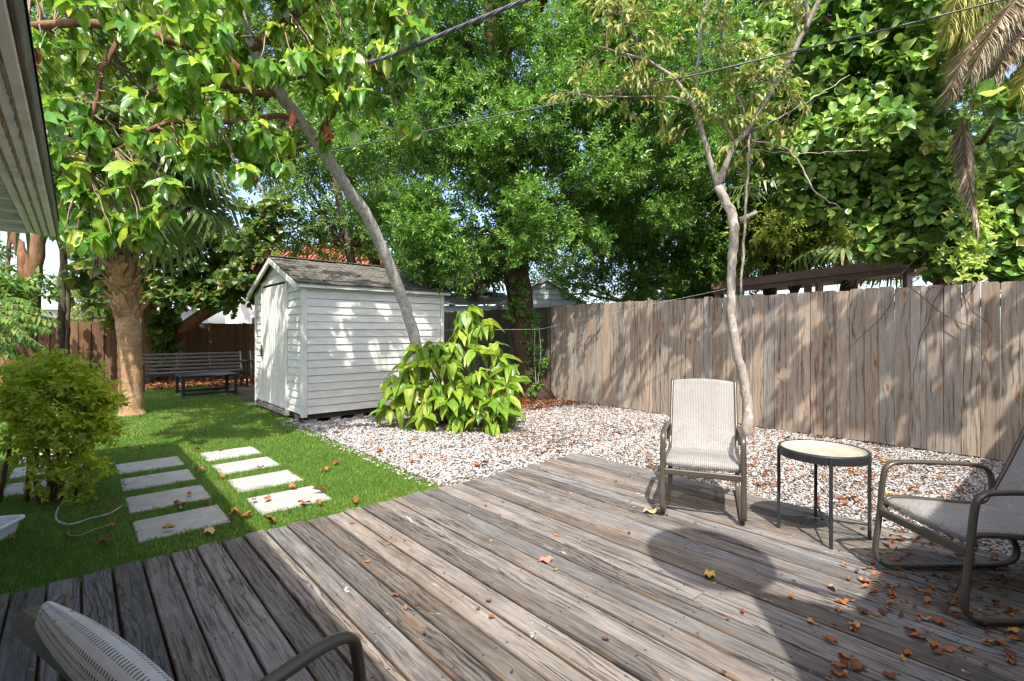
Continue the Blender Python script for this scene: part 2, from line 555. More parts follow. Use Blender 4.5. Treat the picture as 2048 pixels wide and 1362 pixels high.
def siding_mat():
    m = NT('white_painted_siding')
    tc = m.n('TexCoord').outputs['Object']
    rnd = m.n('ObjectInfo').outputs['Random']
    sep = m.n('SeparateXYZ', {0: tc})
    v = m.n('CombineXYZ', {0: m.math('MULTIPLY', sep.outputs[0], 3.0), 1: m.math('MULTIPLY', sep.outputs[1], 3.0), 2: m.math('ADD', m.math('MULTIPLY', sep.outputs[2], 12.0), m.math('MULTIPLY', rnd, 40))}).outputs[0]
    n1 = m.noise(v, 1.2, 5, .65)
    c = m.mix(m.smooth(n1, .35, .7), rgb(.72, .705, .645), rgb(.59, .585, .53))
    c = m.mix(m.smooth(m.noise(v, 4.0, 5, .7), .66, .74), c, rgb(.30, .28, .24))
    br = m.math('ADD', .94, m.math('MULTIPLY', rnd, .10))
    c = m.mix(1.0, c, m.n('CombineXYZ', {0: br, 1: br, 2: br}).outputs[0], 'MULTIPLY')
    return m.done(m.principled(c, .55, .35, 0, m.noise(tc, 60, 3), .06))
m_siding = siding_mat()
m_trim = plain('white_painted_trim', (.68, .665, .60), .55, .4, dirt=(.35, .33, .28, .5))
m_eave = plain('cream_painted_eave_wood', (.90, .86, .78), .6, .35, var=.10, scale=5, dirt=(.42, .33, .24, .6), bstr=.15)
m_eave2 = plain('white_painted_eave_wood', (.92, .91, .88), .6, .35, var=.07, scale=5, dirt=(.40, .34, .27, .4))
m_soffit = plain('stained_soffit_panel', (.68, .64, .56), .75, .2, var=.22, scale=9, dirt=(.15, .13, .10, .7))
m_drip = plain('brown_drip_edge', (.13, .10, .095), .5, .4, dirt=(.3, .2, .14, .5))
m_caulk = plain('split_caulk', (.36, .27, .18), .8)
m_stucco = plain('house_stucco', (.78, .77, .74), .85, scale=14, bstr=.3)
m_shingle = plain('grey_shingle', (.105, .098, .082), .9, .15, var=.35, scale=22, bstr=.5, dirt=(.24, .23, .20, .6))
m_dark = plain('shadow_gap_dark', (.03, .027, .024), .9)  # near-black colour standing in for the shade between siding boards
m_block = plain('concrete_block', (.24, .21, .19), .9, var=.3, scale=9, bstr=.4, dirt=(.10, .075, .06, .8))
m_black = plain('black_metal', (.022, .024, .027), .42, .5, dirt=(.16, .14, .12, .35))
m_bench = plain('bench_metal', (.022, .022, .024), .5, .4, dirt=(.09, .08, .075, .4))
m_bronze = plain('bronze_aluminium', (.082, .070, .054), .36, .5, .3, dirt=(.2, .17, .13, .3))
m_cable = plain('grey_cable', (.09, .09, .10), .6)
m_wire = plain('galvanised_wire', (.42, .42, .42), .5, .5, .3)
m_white = plain('white_plastic', (.74, .76, .80), .35, .5)

def paver_mat():
    m = NT('pale_concrete_slab')
    tc = m.n('TexCoord').outputs['Object']
    oi = m.n('ObjectInfo').outputs['Random']
    v = m.n('VectorMath', {0: tc, 1: m.n('CombineXYZ', {0: m.math('MULTIPLY', oi, 31.0)}).outputs[0]}, operation='ADD').outputs[0]
    c = m.mix(m.smooth(m.noise(v, 7, 5, .65), .35, .7), rgb(.295, .288, .274), rgb(.36, .352, .34))
    c = m.mix(m.math('MULTIPLY', m.smooth(m.noise(v, 3.2, 6, .7, .8), .55, .70), .8), c, rgb(.25, .235, .205))
    return m.done(m.principled(c, .8, .3, 0, m.noise(v, 90, 4, .7), .25))
m_paver = paver_mat()

def ground_mat(name, cols, scale):
    m = NT(name)
    tc = m.n('TexCoord').outputs['Object']
    n1 = m.noise(tc, scale, 6, .7)
    n2 = m.noise(tc, scale * 9, 4, .7)
    c = m.ramp(m.math('ADD', m.math('MULTIPLY', n1, .6), m.math('MULTIPLY', n2, .4)), [(.3, cols[0]), (.5, cols[1]), (.7, cols[2])])
    return m.done(m.principled(c, .95, .1, 0, n2, .6, .02))
m_ground = ground_mat('ground_soil', [(.05, .045, .025), (.10, .085, .05), (.16, .13, .08)], 1.4)
m_turf = ground_mat('turf_base', [(.03, .085, .014), (.05, .13, .022), (.07, .17, .03)], 9)
m_gravelbed = ground_mat('gravel_bed', [(.06, .045, .035), (.12, .095, .08), (.22, .19, .17)], 22)
m_under = ground_mat('debris_under_deck', [(.02, .012, .007), (.05, .028, .014), (.15, .08, .035)], 30)
m_mulch = ground_mat('mulch', [(.055, .025, .012), (.13, .06, .028), (.22, .11, .05)], 14)

def bark_mat(name, c0, c1, c2, scale=9.0, stretch=.25, bstr=.6, lich=None):
    m = NT(name)
    tc = m.n('TexCoord').outputs['Object']
    mp = m.n('Mapping', {0: tc})
    mp.inputs['Scale'].default_value = (1, 1, stretch)
    n1 = m.noise(mp.outputs[0], scale, 6, .7, .4)
    n2 = m.noise(mp.outputs[0], scale * 4.5, 4, .7)
    h = m.math('ADD', m.math('MULTIPLY', n1, .55), m.math('MULTIPLY', n2, .45))
    c = m.ramp(h, [(.32, c0), (.5, c1), (.68, c2)])
    if lich:
        c = m.mix(m.smooth(m.noise(tc, 5.5, 5, .7), .54, .64), c, rgb(*lich))
    return m.done(m.principled(c, .9, .15, 0, h, bstr, .03))
m_bark_lean = bark_mat('grey_tan_bark', (.08, .07, .058), (.44, .41, .36), (.66, .63, .58), 20, .5, 1.0, lich=(.55, .54, .51))
m_bark_oak = bark_mat('dark_red_bark', (.03, .018, .012), (.085, .048, .032), (.16, .10, .072), 14, .2, .9)
m_bark_slim = bark_mat('smooth_tan_bark', (.13, .105, .08), (.29, .25, .205), (.43, .39, .34), 12, .35, .45, lich=(.46, .44, .40))
m_bark_palm = bark_mat('palm_bark', (.15, .075, .035), (.36, .215, .115), (.54, .40, .26), 7, 1.3, 1.0)
m_bark_red = bark_mat('brown_bark', (.06, .03, .018), (.17, .09, .052), (.28, .165, .105), 9, .3, .5)
m_bark_dark = bark_mat('dark_bark', (.035, .027, .02), (.10, .08, .06), (.18, .15, .115), 9, .3, .6)  # dark grey brown bark
m_twig = bark_mat('twig_bark', (.10, .07, .045), (.21, .15, .10), (.33, .26, .18), 20, .5, .3)
m_palmboot = bark_mat('palm_boot', (.14, .065, .028), (.34, .185, .085), (.50, .35, .20), 8, .4, .8)

G_BIG = [(0, (.030, .105, .020)), (.5, (.062, .170, .026)), (.85, (.12, .235, .034)), (1, (.24, .31, .04))]
m_big_a = leaf_mat('large_leaf', G_BIG, (.34, .52, .04), .40, .24, spec=.6)
m_big_o = leaf_mat('large_leaf_single', G_BIG, (.34, .52, .04), .40, .24, 'obj', spec=.6)
G_OAK = [(0, (.024, .085, .016)), (.55, (.055, .155, .026)), (.9, (.11, .225, .04)), (1, (.20, .27, .06))]
m_oak = leaf_mat('small_oak_leaf', G_OAK, (.22, .42, .04), .38, .35)
G_SLIM = [(0, (.07, .15, .03)), (.5, (.145, .225, .05)), (.85, (.25, .30, .085)), (1, (.34, .28, .08))]
m_slim = leaf_mat('pale_slim_leaf', G_SLIM, (.40, .44, .09), .42, .45, gain=1.2)
G_CLU = [(0, (.038, .115, .022)), (.5, (.085, .185, .036)), (.9, (.15, .25, .055)), (.985, (.22, .30, .07)), (1, (.38, .26, .02))]
m_clu_a = leaf_mat('thick_round_leaf', G_CLU, (.22, .40, .03), .25, .30)
m_clu_o = leaf_mat('thick_round_leaf_single', G_CLU, (.22, .40, .03), .25, .30, 'obj')
G_PLANT = [(0, (.045, .125, .016)), (.5, (.085, .175, .022)), (1, (.155, .235, .032))]
m_plant_o = leaf_mat('lime_plant_leaf', G_PLANT, (.46, .60, .05), .40, .36, 'obj')
m_plant_a = leaf_mat('lime_plant_leaf_mass', G_PLANT, (.46, .60, .05), .40, .36)
G_BUSH = [(0, (.07, .17, .018)), (.5, (.17, .26, .022)), (1, (.36, .36, .025))]
m_bush = leaf_mat('golden_bush_leaf', G_BUSH, (.55, .56, .04), .45, .42, gain=2.3)
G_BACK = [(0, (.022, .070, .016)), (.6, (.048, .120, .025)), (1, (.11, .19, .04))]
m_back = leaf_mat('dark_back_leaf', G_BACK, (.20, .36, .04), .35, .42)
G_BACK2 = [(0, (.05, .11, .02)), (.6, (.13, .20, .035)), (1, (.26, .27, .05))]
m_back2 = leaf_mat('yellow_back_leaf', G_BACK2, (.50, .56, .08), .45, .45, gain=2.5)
G_GRAPE = [(0, (.020, .065, .018)), (.7, (.045, .10, .022)), (1, (.13, .12, .03))]
m_grape = leaf_mat('round_grape_leaf', G_GRAPE, (.30, .40, .05), .40, .4)
G_PALM = [(0, (.035, .085, .03)), (.6, (.075, .14, .05)), (1, (.17, .20, .08))]
m_palm = leaf_mat('palm_blade', G_PALM, (.28, .36, .08), .30, .4)
G_DEAD = [(0, (.10, .06, .03)), (.45, (.22, .16, .10)), (1, (.36, .31, .24))]
m_dead = leaf_mat('dead_palm_blade', [(a_, (c_[0] * .8, c_[1], c_[2] * 1.1)) for a_, c_ in G_DEAD], (.32, .26, .14), .2, .7, spec=.15, gain=1.5)
G_DEADY = [(0, (.09, .09, .02)), (.5, (.20, .19, .05)), (1, (.33, .31, .14))]
m_deady = leaf_mat('yellow_palm_blade', [(a_, (c_[0] * .85, c_[1], c_[2])) for a_, c_ in G_DEADY], (.36, .34, .07), .3, .6, spec=.2)
G_GRASS = [(0, (.024, .070, .010)), (.5, (.052, .115, .018)), (.88, (.10, .165, .03)), (1, (.22, .21, .08))]
m_grass = leaf_mat('turf_blade', G_GRASS, (.22, .38, .06), .35, .5, gain=2.1)
G_LIT = [(0, (.06, .028, .015)), (.4, (.15, .062, .027)), (.8, (.25, .11, .045)), (1, (.32, .22, .11))]
m_litter = leaf_mat('dry_litter', G_LIT, (.40, .15, .04), .15, .7, spec=.2, gain=1.0)
G_FALL = [(0, (.09, .04, .02)), (.3, (.19, .075, .03)), (.65, (.30, .125, .045)), (.88, (.32, .19, .09)), (1, (.36, .26, .06))]
m_fall = leaf_mat('fallen_leaf', G_FALL, (.45, .18, .04), .12, .6, 'obj', spec=.25, gain=1.0)

def stone_mat():
    m = NT('white_gravel_stone')
    r = m.n('Attribute', attribute_name='tint', attribute_type='GEOMETRY').outputs['Fac']
    c = m.ramp(r, [(0, (.11, .085, .068)), (.14, (.225, .20, .18)), (.4, (.335, .318, .30)), (.85, (.42, .408, .395)), (1, (.51, .50, .49))])
    return m.done(m.principled(c, .8, .25, 0, m.noise(m.n('TexCoord').outputs['Object'], 160, 2), .25, .002))
m_stone = stone_mat()

# ================================================================== THE SETTING
def sheet(name, pts, z, mat, kind='structure'):
    mb = MB().add([(p[0], p[1], z) for p in pts], [tuple(range(len(pts)))])
    return tag(mb.build(name, mat), kind=kind)

def ysheet(name, v0, v1, u0, u1, z, mat):
    return sheet(name, [yard(v0, u0), yard(v1, u0), yard(v1, u1), yard(v0, u1)], z, mat)

sheet('ground', [(-600, -200), (600, -200), (600, 900), (-600, 900)], -0.012, m_ground)
lawn = ysheet('lawn', -9.0, 2.32, 3.2, 16.4, -0.004, m_turf)
gb = MB()
for (v0, v1, u0, u1) in ((2.34, 7.05, 3.45, 10.0), (4.02, 7.05, -2.0, 3.45)):
    gb.add([yard(v0, u0, 0.0), yard(v1, u0, 0.0), yard(v1, u1, 0.0), yard(v0, u1, 0.0)], [(0, 1, 2, 3)])
gravel_bed = tag(gb.build('gravel_bed', m_gravelbed), kind='structure')

# ---- deck: every board a piece of its own
DECK_Z = 0.04
deck = empty('deck', (0, 0, 0), TH, kind='structure')
ub = MB().add([(-1.25, -2.4, .003), (4.0, -2.4, .003), (4.0, 3.38, .003), (-1.25, 3.38, .003)], [(0, 1, 2, 3)])
ub.build('debris_layer', m_under, deck, YARD)
BW, PITCH = 0.1195, 0.1286
v = 4.0 - BW / 2
while v > -1.2:
    far = 3.44 + random.uniform(-.022, .022)
    near = -2.4
    cuts = [near, far]
    if random.random() < .35:
        cuts = [near, random.choice([-.85, .37, 1.19, 2.0]), far]
    for a, b in zip(cuts[:-1], cuts[1:]):
        mb = MB()
        hw = BW / 2 + random.uniform(-.002, .001)
        prof = [(-hw, -.036), (hw, -.036), (hw, -.006), (hw - .006, 0), (-hw + .006, 0), (-hw, -.006)]
        ns = 7
        ln = b - a - .004
        bow = random.uniform(-.003, .003)
        vs, fs = [], []
        for i in range(ns):
            t = i / (ns - 1)
            y = -ln / 2 + ln * t
            dx = bow * math.sin(math.pi * t)
            dz = random.uniform(-.0012, .0012)
            sk = random.uniform(-.008, .008) if (i == ns - 1 and b == far) else 0
            for (x, z) in prof:
                vs.append((x + dx, y + sk * (x / hw), z + dz * (1 if x > 0 else -1)))
        k = len(prof)
        for i in range(ns - 1):
            for j in range(k):
                j2 = (j + 1) % k
                fs.append((i * k + j, i * k + j2, (i + 1) * k + j2, (i + 1) * k + j))
        fs.append(tuple(range(k))[::-1]); fs.append(tuple((ns - 1) * k + j for j in range(k)))
        mb.add(vs, fs)
        M = YARD @ Matrix.Translation((v, (a + b) / 2, DECK_Z + random.uniform(-.003, .002))) @ Matrix.Rotation(random.uniform(-.012, .012), 4, 'Y')
        mb.build('deck_board', m_deck, deck, M)
    v -= PITCH
fs_ = MB().cbox(-1.2, 4.0, 3.385, 3.42, -.03, .0, .003)
fs_.build('rim_joist', m_oldfence, deck, YARD)

# ---- stepping slabs in the turf
path = empty('path', yard(.55, 5.0), TH, kind='structure')
slabs = []
for ci, v0 in enumerate((.29, 1.0)):
    for ri, u0 in enumerate((3.85, 4.50, 5.16, 5.80)):
        slabs.append((v0, v0 + .515, u0, u0 + .44))
for (v0, u0) in ((-.45, 5.62), (-.45, 6.28), (-1.15, 6.28), (-1.15, 6.95), (-.45, 6.95), (-1.15, 7.6)):
    slabs.append((v0, v0 + .515, u0, u0 + .44))
for (v0, v1, u0, u1) in slabs:
    w, d = v1 - v0, u1 - u0
    mb = MB().cbox(-w / 2, w / 2, -d / 2, d / 2, -.03, .010, .006)
    M = YARD @ Matrix.Translation(((v0 + v1) / 2, (u0 + u1) / 2, random.uniform(-.003, .003))) @ Matrix.Rotation(random.uniform(-.012, .012), 4, 'Z')
    mb.build('paver', m_paver, path, M)

# ---- turf blades
def blades(n, v0, v1, u0, u1, h, w):
    vv = v0 + (v1 - v0) * rng.random(n); uu = u0 + (u1 - u0) * rng.random(n)
    ok = np.ones(n, bool)
    for s in slabs:
        e_ = .012 + .010 * np.sin(vv * 31 + uu * 17) + .008 * np.sin(uu * 53 - vv * 41)
        ok &= ~((vv > s[0] + e_) & (vv < s[1] - e_) & (uu > s[2] + e_) & (uu < s[3] - e_))
    ok &= ~((vv > 2.42) & (uu > 7.26))
    ok &= (uu > 7.3) | (vv < 2.325 + .03 * np.sin(uu * 9) * np.sin(uu * 23) + rng.normal(size=n) * .015)
    X = vv * CT - uu * ST; Y = vv * ST + uu * CT
    ok &= (np.abs(X) < 1.35 * Y)
    vv, uu, X, Y = vv[ok], uu[ok], X[ok], Y[ok]
    n = len(X)
    d = np.stack([rng.normal(size=n) * .55, rng.normal(size=n) * .55, np.ones(n)], -1)
    nn = rng.normal(size=(n, 3)); nn[:, 2] *= .2
    hh = h * (.6 + .7 * rng.random(n))
    pos = np.stack([X, Y, np.full(n, -.004)], -1)
    sc = np.stack([w * (.8 + .6 * rng.random(n)), hh, hh], -1)
    return pos, frames(d, nn), sc
TPL_BLADE = (np.array([(-.5, 0, 0), (.5, 0, 0), (.05, 1, .12)], float), np.array([(0, 1, 2)], int))
acc = [blades(120000, -1.6, 2.34, 3.43, 5.3, .032, .0042),
       blades(110000, -2.6, 2.36, 5.3, 7.6, .034, .0058),
       blades(90000, -3.6, 2.9, 7.6, 10.8, .038, .009),
       blades(60000, -4.0, 4.5, 10.8, 14.4, .042, .014)]
pos = np.concatenate([a[0] for a in acc]); R = np.concatenate([a[1] for a in acc]); sc = np.concatenate([a[2] for a in acc])
patch = .5 + .5 * np.sin(pos[:, 0] * 3.1 + np.sin(pos[:, 1] * 2.3) * 2) * np.sin(pos[:, 1] * 2.7)
tint = np.clip(rng.random(len(pos)) * .8 + .2 * patch, 0, 1)
g = inst('grass', cloud_mesh('grass', TPL_BLADE, pos, R, sc, m_grass, tint))
tag(g, 'short bright green turf with dry bits between deck and shed', 'grass', kind='stuff')

# ---- gravel stones
def icosa():
    t = (1 + 5 ** .5) / 2
    v = np.array([(-1, t, 0), (1, t, 0), (-1, -t, 0), (1, -t, 0), (0, -1, t), (0, 1, t), (0, -1, -t), (0, 1, -t), (t, 0, -1), (t, 0, 1), (-t, 0, -1), (-t, 0, 1)], float)
    v = nrm(v) * (1 + rng.uniform(-.22, .22, (12, 1)))
    f = np.array([(0, 11, 5), (0, 5, 1), (0, 1, 7), (0, 7, 10), (0, 10, 11), (1, 5, 9), (5, 11, 4), (11, 10, 2), (10, 7, 6), (7, 1, 8), (3, 9, 4), (3, 4, 2), (3, 2, 6), (3, 6, 8), (3, 8, 9), (4, 9, 5), (2, 4, 11), (6, 2, 10), (8, 6, 7), (9, 8, 1)], int)
    return v * .5, f
octa = (np.array([(1, 0, 0), (-.8, .2, 0), (.1, 1, 0), (0, -1, .1), (.1, 0, .9), (0, 0, -1)], float) * .5,
        np.array([(0, 2, 4), (2, 1, 4), (1, 3, 4), (3, 0, 4), (2, 0, 5), (1, 2, 5), (3, 1, 5), (0, 3, 5)], int))
TPL_ICO = icosa()
def stones(n, v0, v1, u0, u1, size):
    vv = v0 + (v1 - v0) * rng.random(n); uu = u0 + (u1 - u0) * rng.random(n)
    ok = ~((vv > 2.40) & (vv < 4.85) & (uu > 7.24))
    ok &= (vv > 2.34) | (rng.random(n) < .25)
    ok &= ~((vv > 2.3) & (vv < 4.0) & (uu < 3.45))
    X = vv * CT - uu * ST; Y = vv * ST + uu * CT
    ok &= (np.abs(X) < 1.75 * Y) & (rng.random(n) > np.clip((uu - 6.2) * .5 + (vv - 6.0) * .6, 0, .85) * (uu > 5.2))
    X, Y = X[ok], Y[ok]; n = len(X)
    s = size * np.exp(rng.normal(size=n) * .3)
    sc = np.stack([s * rng.uniform(.8, 1.4, n), s * rng.uniform(.8, 1.3, n), s * rng.uniform(.55, .95, n)], -1)
    p = np.stack([X, Y, s * .22 + rng.random(n) * .012], -1)
    return p, frames(rand_unit(n) * np.array([1, 1, .4]), np.array([0, 0, 1]) + rng.normal(size=(n, 3)) * .5), sc
gr = stones(45000, 4.02, 7.0, -.7, 3.6, .0175)
me = cloud_mesh('gravel', octa, *gr, m_stone, rng.random(len(gr[0])))
gr1 = inst('gravel', me)
tag(gr1, 'white pebble gravel between the deck and the pine fence', 'gravel', kind='stuff')
gr = stones(50500, 2.20, 7.0, 3.44, 7.6, .021)
gr2 = inst('gravel', cloud_mesh('gravel', octa, *gr, m_stone, rng.random(len(gr[0]))))
tag(gr2, 'white pebble gravel in front of the shed around the lime plant', 'gravel', kind='stuff')

# ---- raised mulch under the oak, litter along the back fence
mm = MB()
cx, cy = 6.75, 7.7
for k in range(4):
    pass
rings = []
for i in range(7):
    rr = i / 6
    for j in range(20):
        a = j / 20 * 6.283
        mm.v.append(tuple(yard(5.9 + rr * 1.12 * math.cos(a) * 1.0, 7.9 + rr * 1.5 * math.sin(a), .01 + .15 * (1 - rr * rr) + random.uniform(-.012, .012) * (rr < 1) - .02 * (rr == 1))))
for i in range(6):
    for j in range(20):
        mm.f.append((i * 20 + j, i * 20 + (j + 1) % 20, (i + 1) * 20 + (j + 1) % 20, (i + 1) * 20 + j))
tag(mm.build('mulch_mound', m_mulch, smooth=True), kind='structure')
ysheet('mulch_strip', -3.5, 6.9, 14.2, 16.95, .004, m_mulch)

def litter(name, n, v0, v1, u0, u1, zf, size, label, asp=.45):
    vv = v0 + (v1 - v0) * rng.random(n); uu = u0 + (u1 - u0) * rng.random(n)
    X = vv * CT - uu * ST; Y = vv * ST + uu * CT
    d = rand_unit(n) * np.array([1, 1, .25])
    nn = np.array([0, 0, 1.0]) + rng.normal(size=(n, 3)) * .35
    s = size * rng.uniform(.6, 1.4, n)
    p = np.stack([X, Y, np.array([zf(a, b) for a, b in zip(vv, uu)]) + .008 + rng.random(n) * .015], -1)
    me = cloud_mesh(name, TPL_MED, p, frames(d, nn), np.stack([s * asp, s, s], -1), m_litter, rng.random(n))
    return tag(inst(name, me), label, 'leaf litter', kind='stuff')
litter('gravel_debris', 2600, 4.1, 6.95, .2, 3.6, lambda v, u: .02, .032, 'small brown leaf crumbs scattered over the gravel by the fence', .4)
litter('gravel_debris', 3200, 3.4, 6.95, 3.7, 7.2, lambda v, u: .02, .035, 'small brown leaf crumbs scattered over the gravel by the deck corner', .35)
def mound_z(v, u):
    r2 = ((v - 5.9) / 1.12) ** 2 + ((u - 7.9) / 1.5) ** 2
    return .01 + .15 * max(0, 1 - r2)
litter('leaf_litter', 5200, 4.7, 6.95, 5.9, 9.3, mound_z, .075, 'rusty leaf litter heaped around the foot of the oak', .3)
litter('leaf_litter', 5200, -1.5, 5.6, 13.6, 16.9, lambda v, u: .006, .11, 'thick red brown leaf litter behind the black bench')
litter('leaf_litter', 420, 2.9, 4.0, -.5, .75, lambda v, u: DECK_Z, .04, 'small curled leaf litter on the shaded deck corner', .4)

# ================================================================== FENCES
def fence_board_mesh(name, w, h, t, mat, ear=.016):
    mb = MB()
    hw, ht = w / 2, t / 2
    pr = [(-hw, 0), (hw, 0), (hw, h - ear), (hw - ear, h), (-hw + ear, h), (-hw, h - ear)]
    for y in (-ht, ht):
        mb.v += [(x, y, z) for x, z in pr]
    mb.f += [(0, 1, 2, 3, 4, 5), (11, 10, 9, 8, 7, 6)]
    mb.f += [(i, i + 6, (i + 1) % 6 + 6, (i + 1) % 6) for i in range(6)]
    return mb.mesh(name, mat)

def make_fence(name, a, b, h, mat, label, z0=.02, w=.138, gap=.0055, facing=-1, wob=.02, rails=True, z1=None, stag=0.0):
    """boards from yard point a to yard point b; facing -1 puts the rails on the left of a->b"""
    pa, pb = yard(*a), yard(*b)
    L = (pb - pa).length
    ang = math.atan2(pb.y - pa.y, pb.x - pa.x)
    root = empty(name, pa, ang, label, 'fence')
    base = Matrix.Translation(pa) @ Matrix.Rotation(ang, 4, 'Z')
    meshes = [fence_board_mesh('board', w * f, h - z0 + dh, .018, mat) for f, dh in ((1, 0), (1, .008), (.99, -.008), (1.0, .004), (1.0, .012))]
    x = w / 2
    while x < L - w / 3:
        me = random.choice(meshes)
        t = x / L
        dz = 0 if z1 is None else t * z1
        M = base @ Matrix.Translation((x, random.uniform(-.004, .004) + (stag if int(x / (w + gap)) % 2 else -stag), z0 + dz + random.uniform(-wob, wob) * .4)) @ Matrix.Rotation(random.uniform(-.0025, .0025), 4, 'Y') @ Matrix.Rotation(random.uniform(-.03, .03), 4, 'Z')
        if random.random() < .5: M = M @ Matrix.Rotation(math.pi, 4, 'Z')
        inst('board', me, root, M)
        x += w + gap
    if rails:
        for z in (.3, h - .25):
            MB().cbox(0, L, .014 * facing + (-.04 if facing < 0 else 0), .014 * facing + (0 if facing < 0 else .04), z, z + .09).build('rail', m_rail, root, base)
        k = 0.6
        while k < L:
            MB().cbox(k, k + .09, facing * .055 - (.09 if facing < 0 else 0), facing * .055 + (.09 if facing > 0 else 0), 0, h - .1).build('post', m_rail, root, base)
            k += 2.4
    return root

make_fence('pine_fence', (7.03, -1.4), (7.03, 6.76), 1.83, m_fence, 'tall weathered pine board fence with knots behind the patio chairs', facing=-1)
make_fence('old_fence', (7.10, 6.80), (7.10, 13.0), 1.82, m_oldfence, 'dark mossy board fence behind the oak trunk', facing=-1)
make_fence('brown_fence', (-4.6, 17.0), (6.2, 17.0), 1.58, m_backfence, 'shaded brown board fence behind the black bench', facing=1, gap=-.006, stag=.011)

# ================================================================== HOUSE (left wing with the visible eave, right wing behind the camera)
EV, EU, EZ = -.13, 5.86, 2.15         # outer corner of the eave, underside height
house = empty('house', yard(-1.2, 2.0), TH, 'cream house eave with cracked fascia and stained soffit at top left', 'house')
MB().cbox(-4.5, -.95, -6.0, 5.1, 0, 2.35).build('wall', m_stucco, house, YARD)
mb = MB()
NB = 26
def strip(name, mat, v0, v1, z0, z1, u0=-3.2, u1=None):
    u1 = EU if u1 is None else u1
    return MB().cbox(v0, v1, u0, u1, z0, z1, .004).build(name, mat, house, YARD)
strip('drip_edge', m_drip, EV - .002, EV + .014, EZ + .012, EZ + .15, u1=EU + .012)
strip('fascia', m_eave, EV - .040, EV - .004, EZ, EZ + .13)
strip('fascia_board', m_eave2, EV - .084, EV - .046, EZ + .006, EZ + .11)
strip('soffit_board', m_eave, EV - .128, EV - .090, EZ + .002, EZ + .11)
strip('soffit_trim', m_eave2, EV - .178, EV - .134, EZ + .012, EZ + .11)
# split caulk lines between the boards
for vv, rr in ((EV - .043, .0055), (EV - .087, .006), (EV - .131, .005)):
    pts, rad = [], []
    for i in range(110):
        t = i / 109
        pts.append((vv + random.uniform(-.0035, .0035), 1.0 + (EU - 1.02) * t, EZ + .003 + random.uniform(-.002, .002)))
        rad.append(rr * random.uniform(.5, 1.3))
    MB().tube(pts, rad, 5).build('caulk_line', m_caulk, house, YARD)
# end trim and soffit panels with lookouts
strip('end_board', m_eave, EV - .85, EV - .182, EZ + .004, EZ + .11, EU - .045, EU)
u = EU - .05
while u > -1.0:
    strip('lookout', m_eave2, EV - .85, EV - .182, EZ + .02, EZ + .10, u - .035, u)
    strip('soffit_panel', m_soffit, EV - .85, EV - .182, EZ + .052 + random.uniform(-.006, .006), EZ + .085, u - .40, u - .038)
    u -= .435
strip('soffit_batten', m_eave2, EV - .50, EV - .44, EZ + .010, EZ + .048, -1.0, EU - .05)
rb = MB()
rb.add([(EV + .02, -6, EZ + .16), (EV + .02, EU + .02, EZ + .16), (-4.6, EU + .02, EZ + 1.2), (-4.6, -6, EZ + 1.2),
        (EV + .02, -6, EZ + .14), (EV + .02, EU + .02, EZ + .14), (-4.6, EU + .02, EZ + .16), (-4.6, -6, EZ + .16)],
       [(0, 3, 2, 1), (0, 1, 5, 4), (1, 2, 6, 5), (2, 3, 7, 6), (3, 0, 4, 7)])
rb.build('roof', m_shingle, house, YARD)
# right wing: porch roof whose shadow falls on the near deck
porch = empty('porch_roof', yard(3.5, -2.0), TH, 'low porch roof over the right end of the deck', 'roof')
ph = 2.48
pp = [(1.40, -.26), (1.56, -.66), (8.5, -.80), (8.5, -4.5), (-.1, -4.5), (-.1, -1.35), (.92, -.64)]
pm = MB()
pm.v = [(a, b, ph) for a, b in pp] + [(a, b, ph + .12) for a, b in pp]
n_ = len(pp)
pm.f = [tuple(range(n_)), tuple(range(n_, 2 * n_))[::-1]] + [(i, i + n_, (i + 1) % n_ + n_, (i + 1) % n_) for i in range(n_)]
pm.build('roof_slab', m_shingle, porch, YARD)
for (a, b) in ((5.2, -.95), (8.2, -.95)):
    MB().cbox(a, a + .09, b - .09, b, 0, ph - .002).build('post', m_trim, porch, YARD)
MB().cbox(-.9, 8.5, -4.6, -4.4, 0, ph - .004).build('wall', m_stucco, porch, YARD)
# dish on the porch roof, known from its round shadow
dish_c = yard(2.70, 1.36, DECK_Z) - LDIR * (3.02 / -LDIR.z)
dish = empty('satellite_dish', yard(1.62, -.75, ph + .12), 0, 'grey round dish on a mast at the porch roof corner', 'dish')
ax = (-LDIR + Vector((0, .12, .22))).normalized()
q = ax.to_track_quat('Z', 'Y').to_matrix().to_4x4()
dm = MB()
NR, NA = 6, 32
for i in range(NR + 1):
    r = .335 * i / NR
    for j in range(NA):
        a = j / NA * 2 * math.pi
        dm.v.append((r * math.cos(a), r * math.sin(a), .35 * r * r))
for i in range(NR):
    for j in range(NA):
        dm.f.append((i * NA + j, i * NA + (j + 1) % NA, (i + 1) * NA + (j + 1) % NA, (i + 1) * NA + j))
dm.build('reflector', plain('dish_grey', (.45, .45, .45), .5), dish, Matrix.Translation(dish_c) @ q, True)
foot = yard(1.62, -.75, ph + .12)
MB().tube([foot, foot + Vector((0, 0, .14)), dish_c + (foot - dish_c) * .35, dish_c], .026, 8).build('mast', m_bronze, dish)
MB().tube([dish_c, dish_c + ax * .42 + Vector((0, 0, -.1))], .012, 6).build('feed_arm', m_bronze, dish)

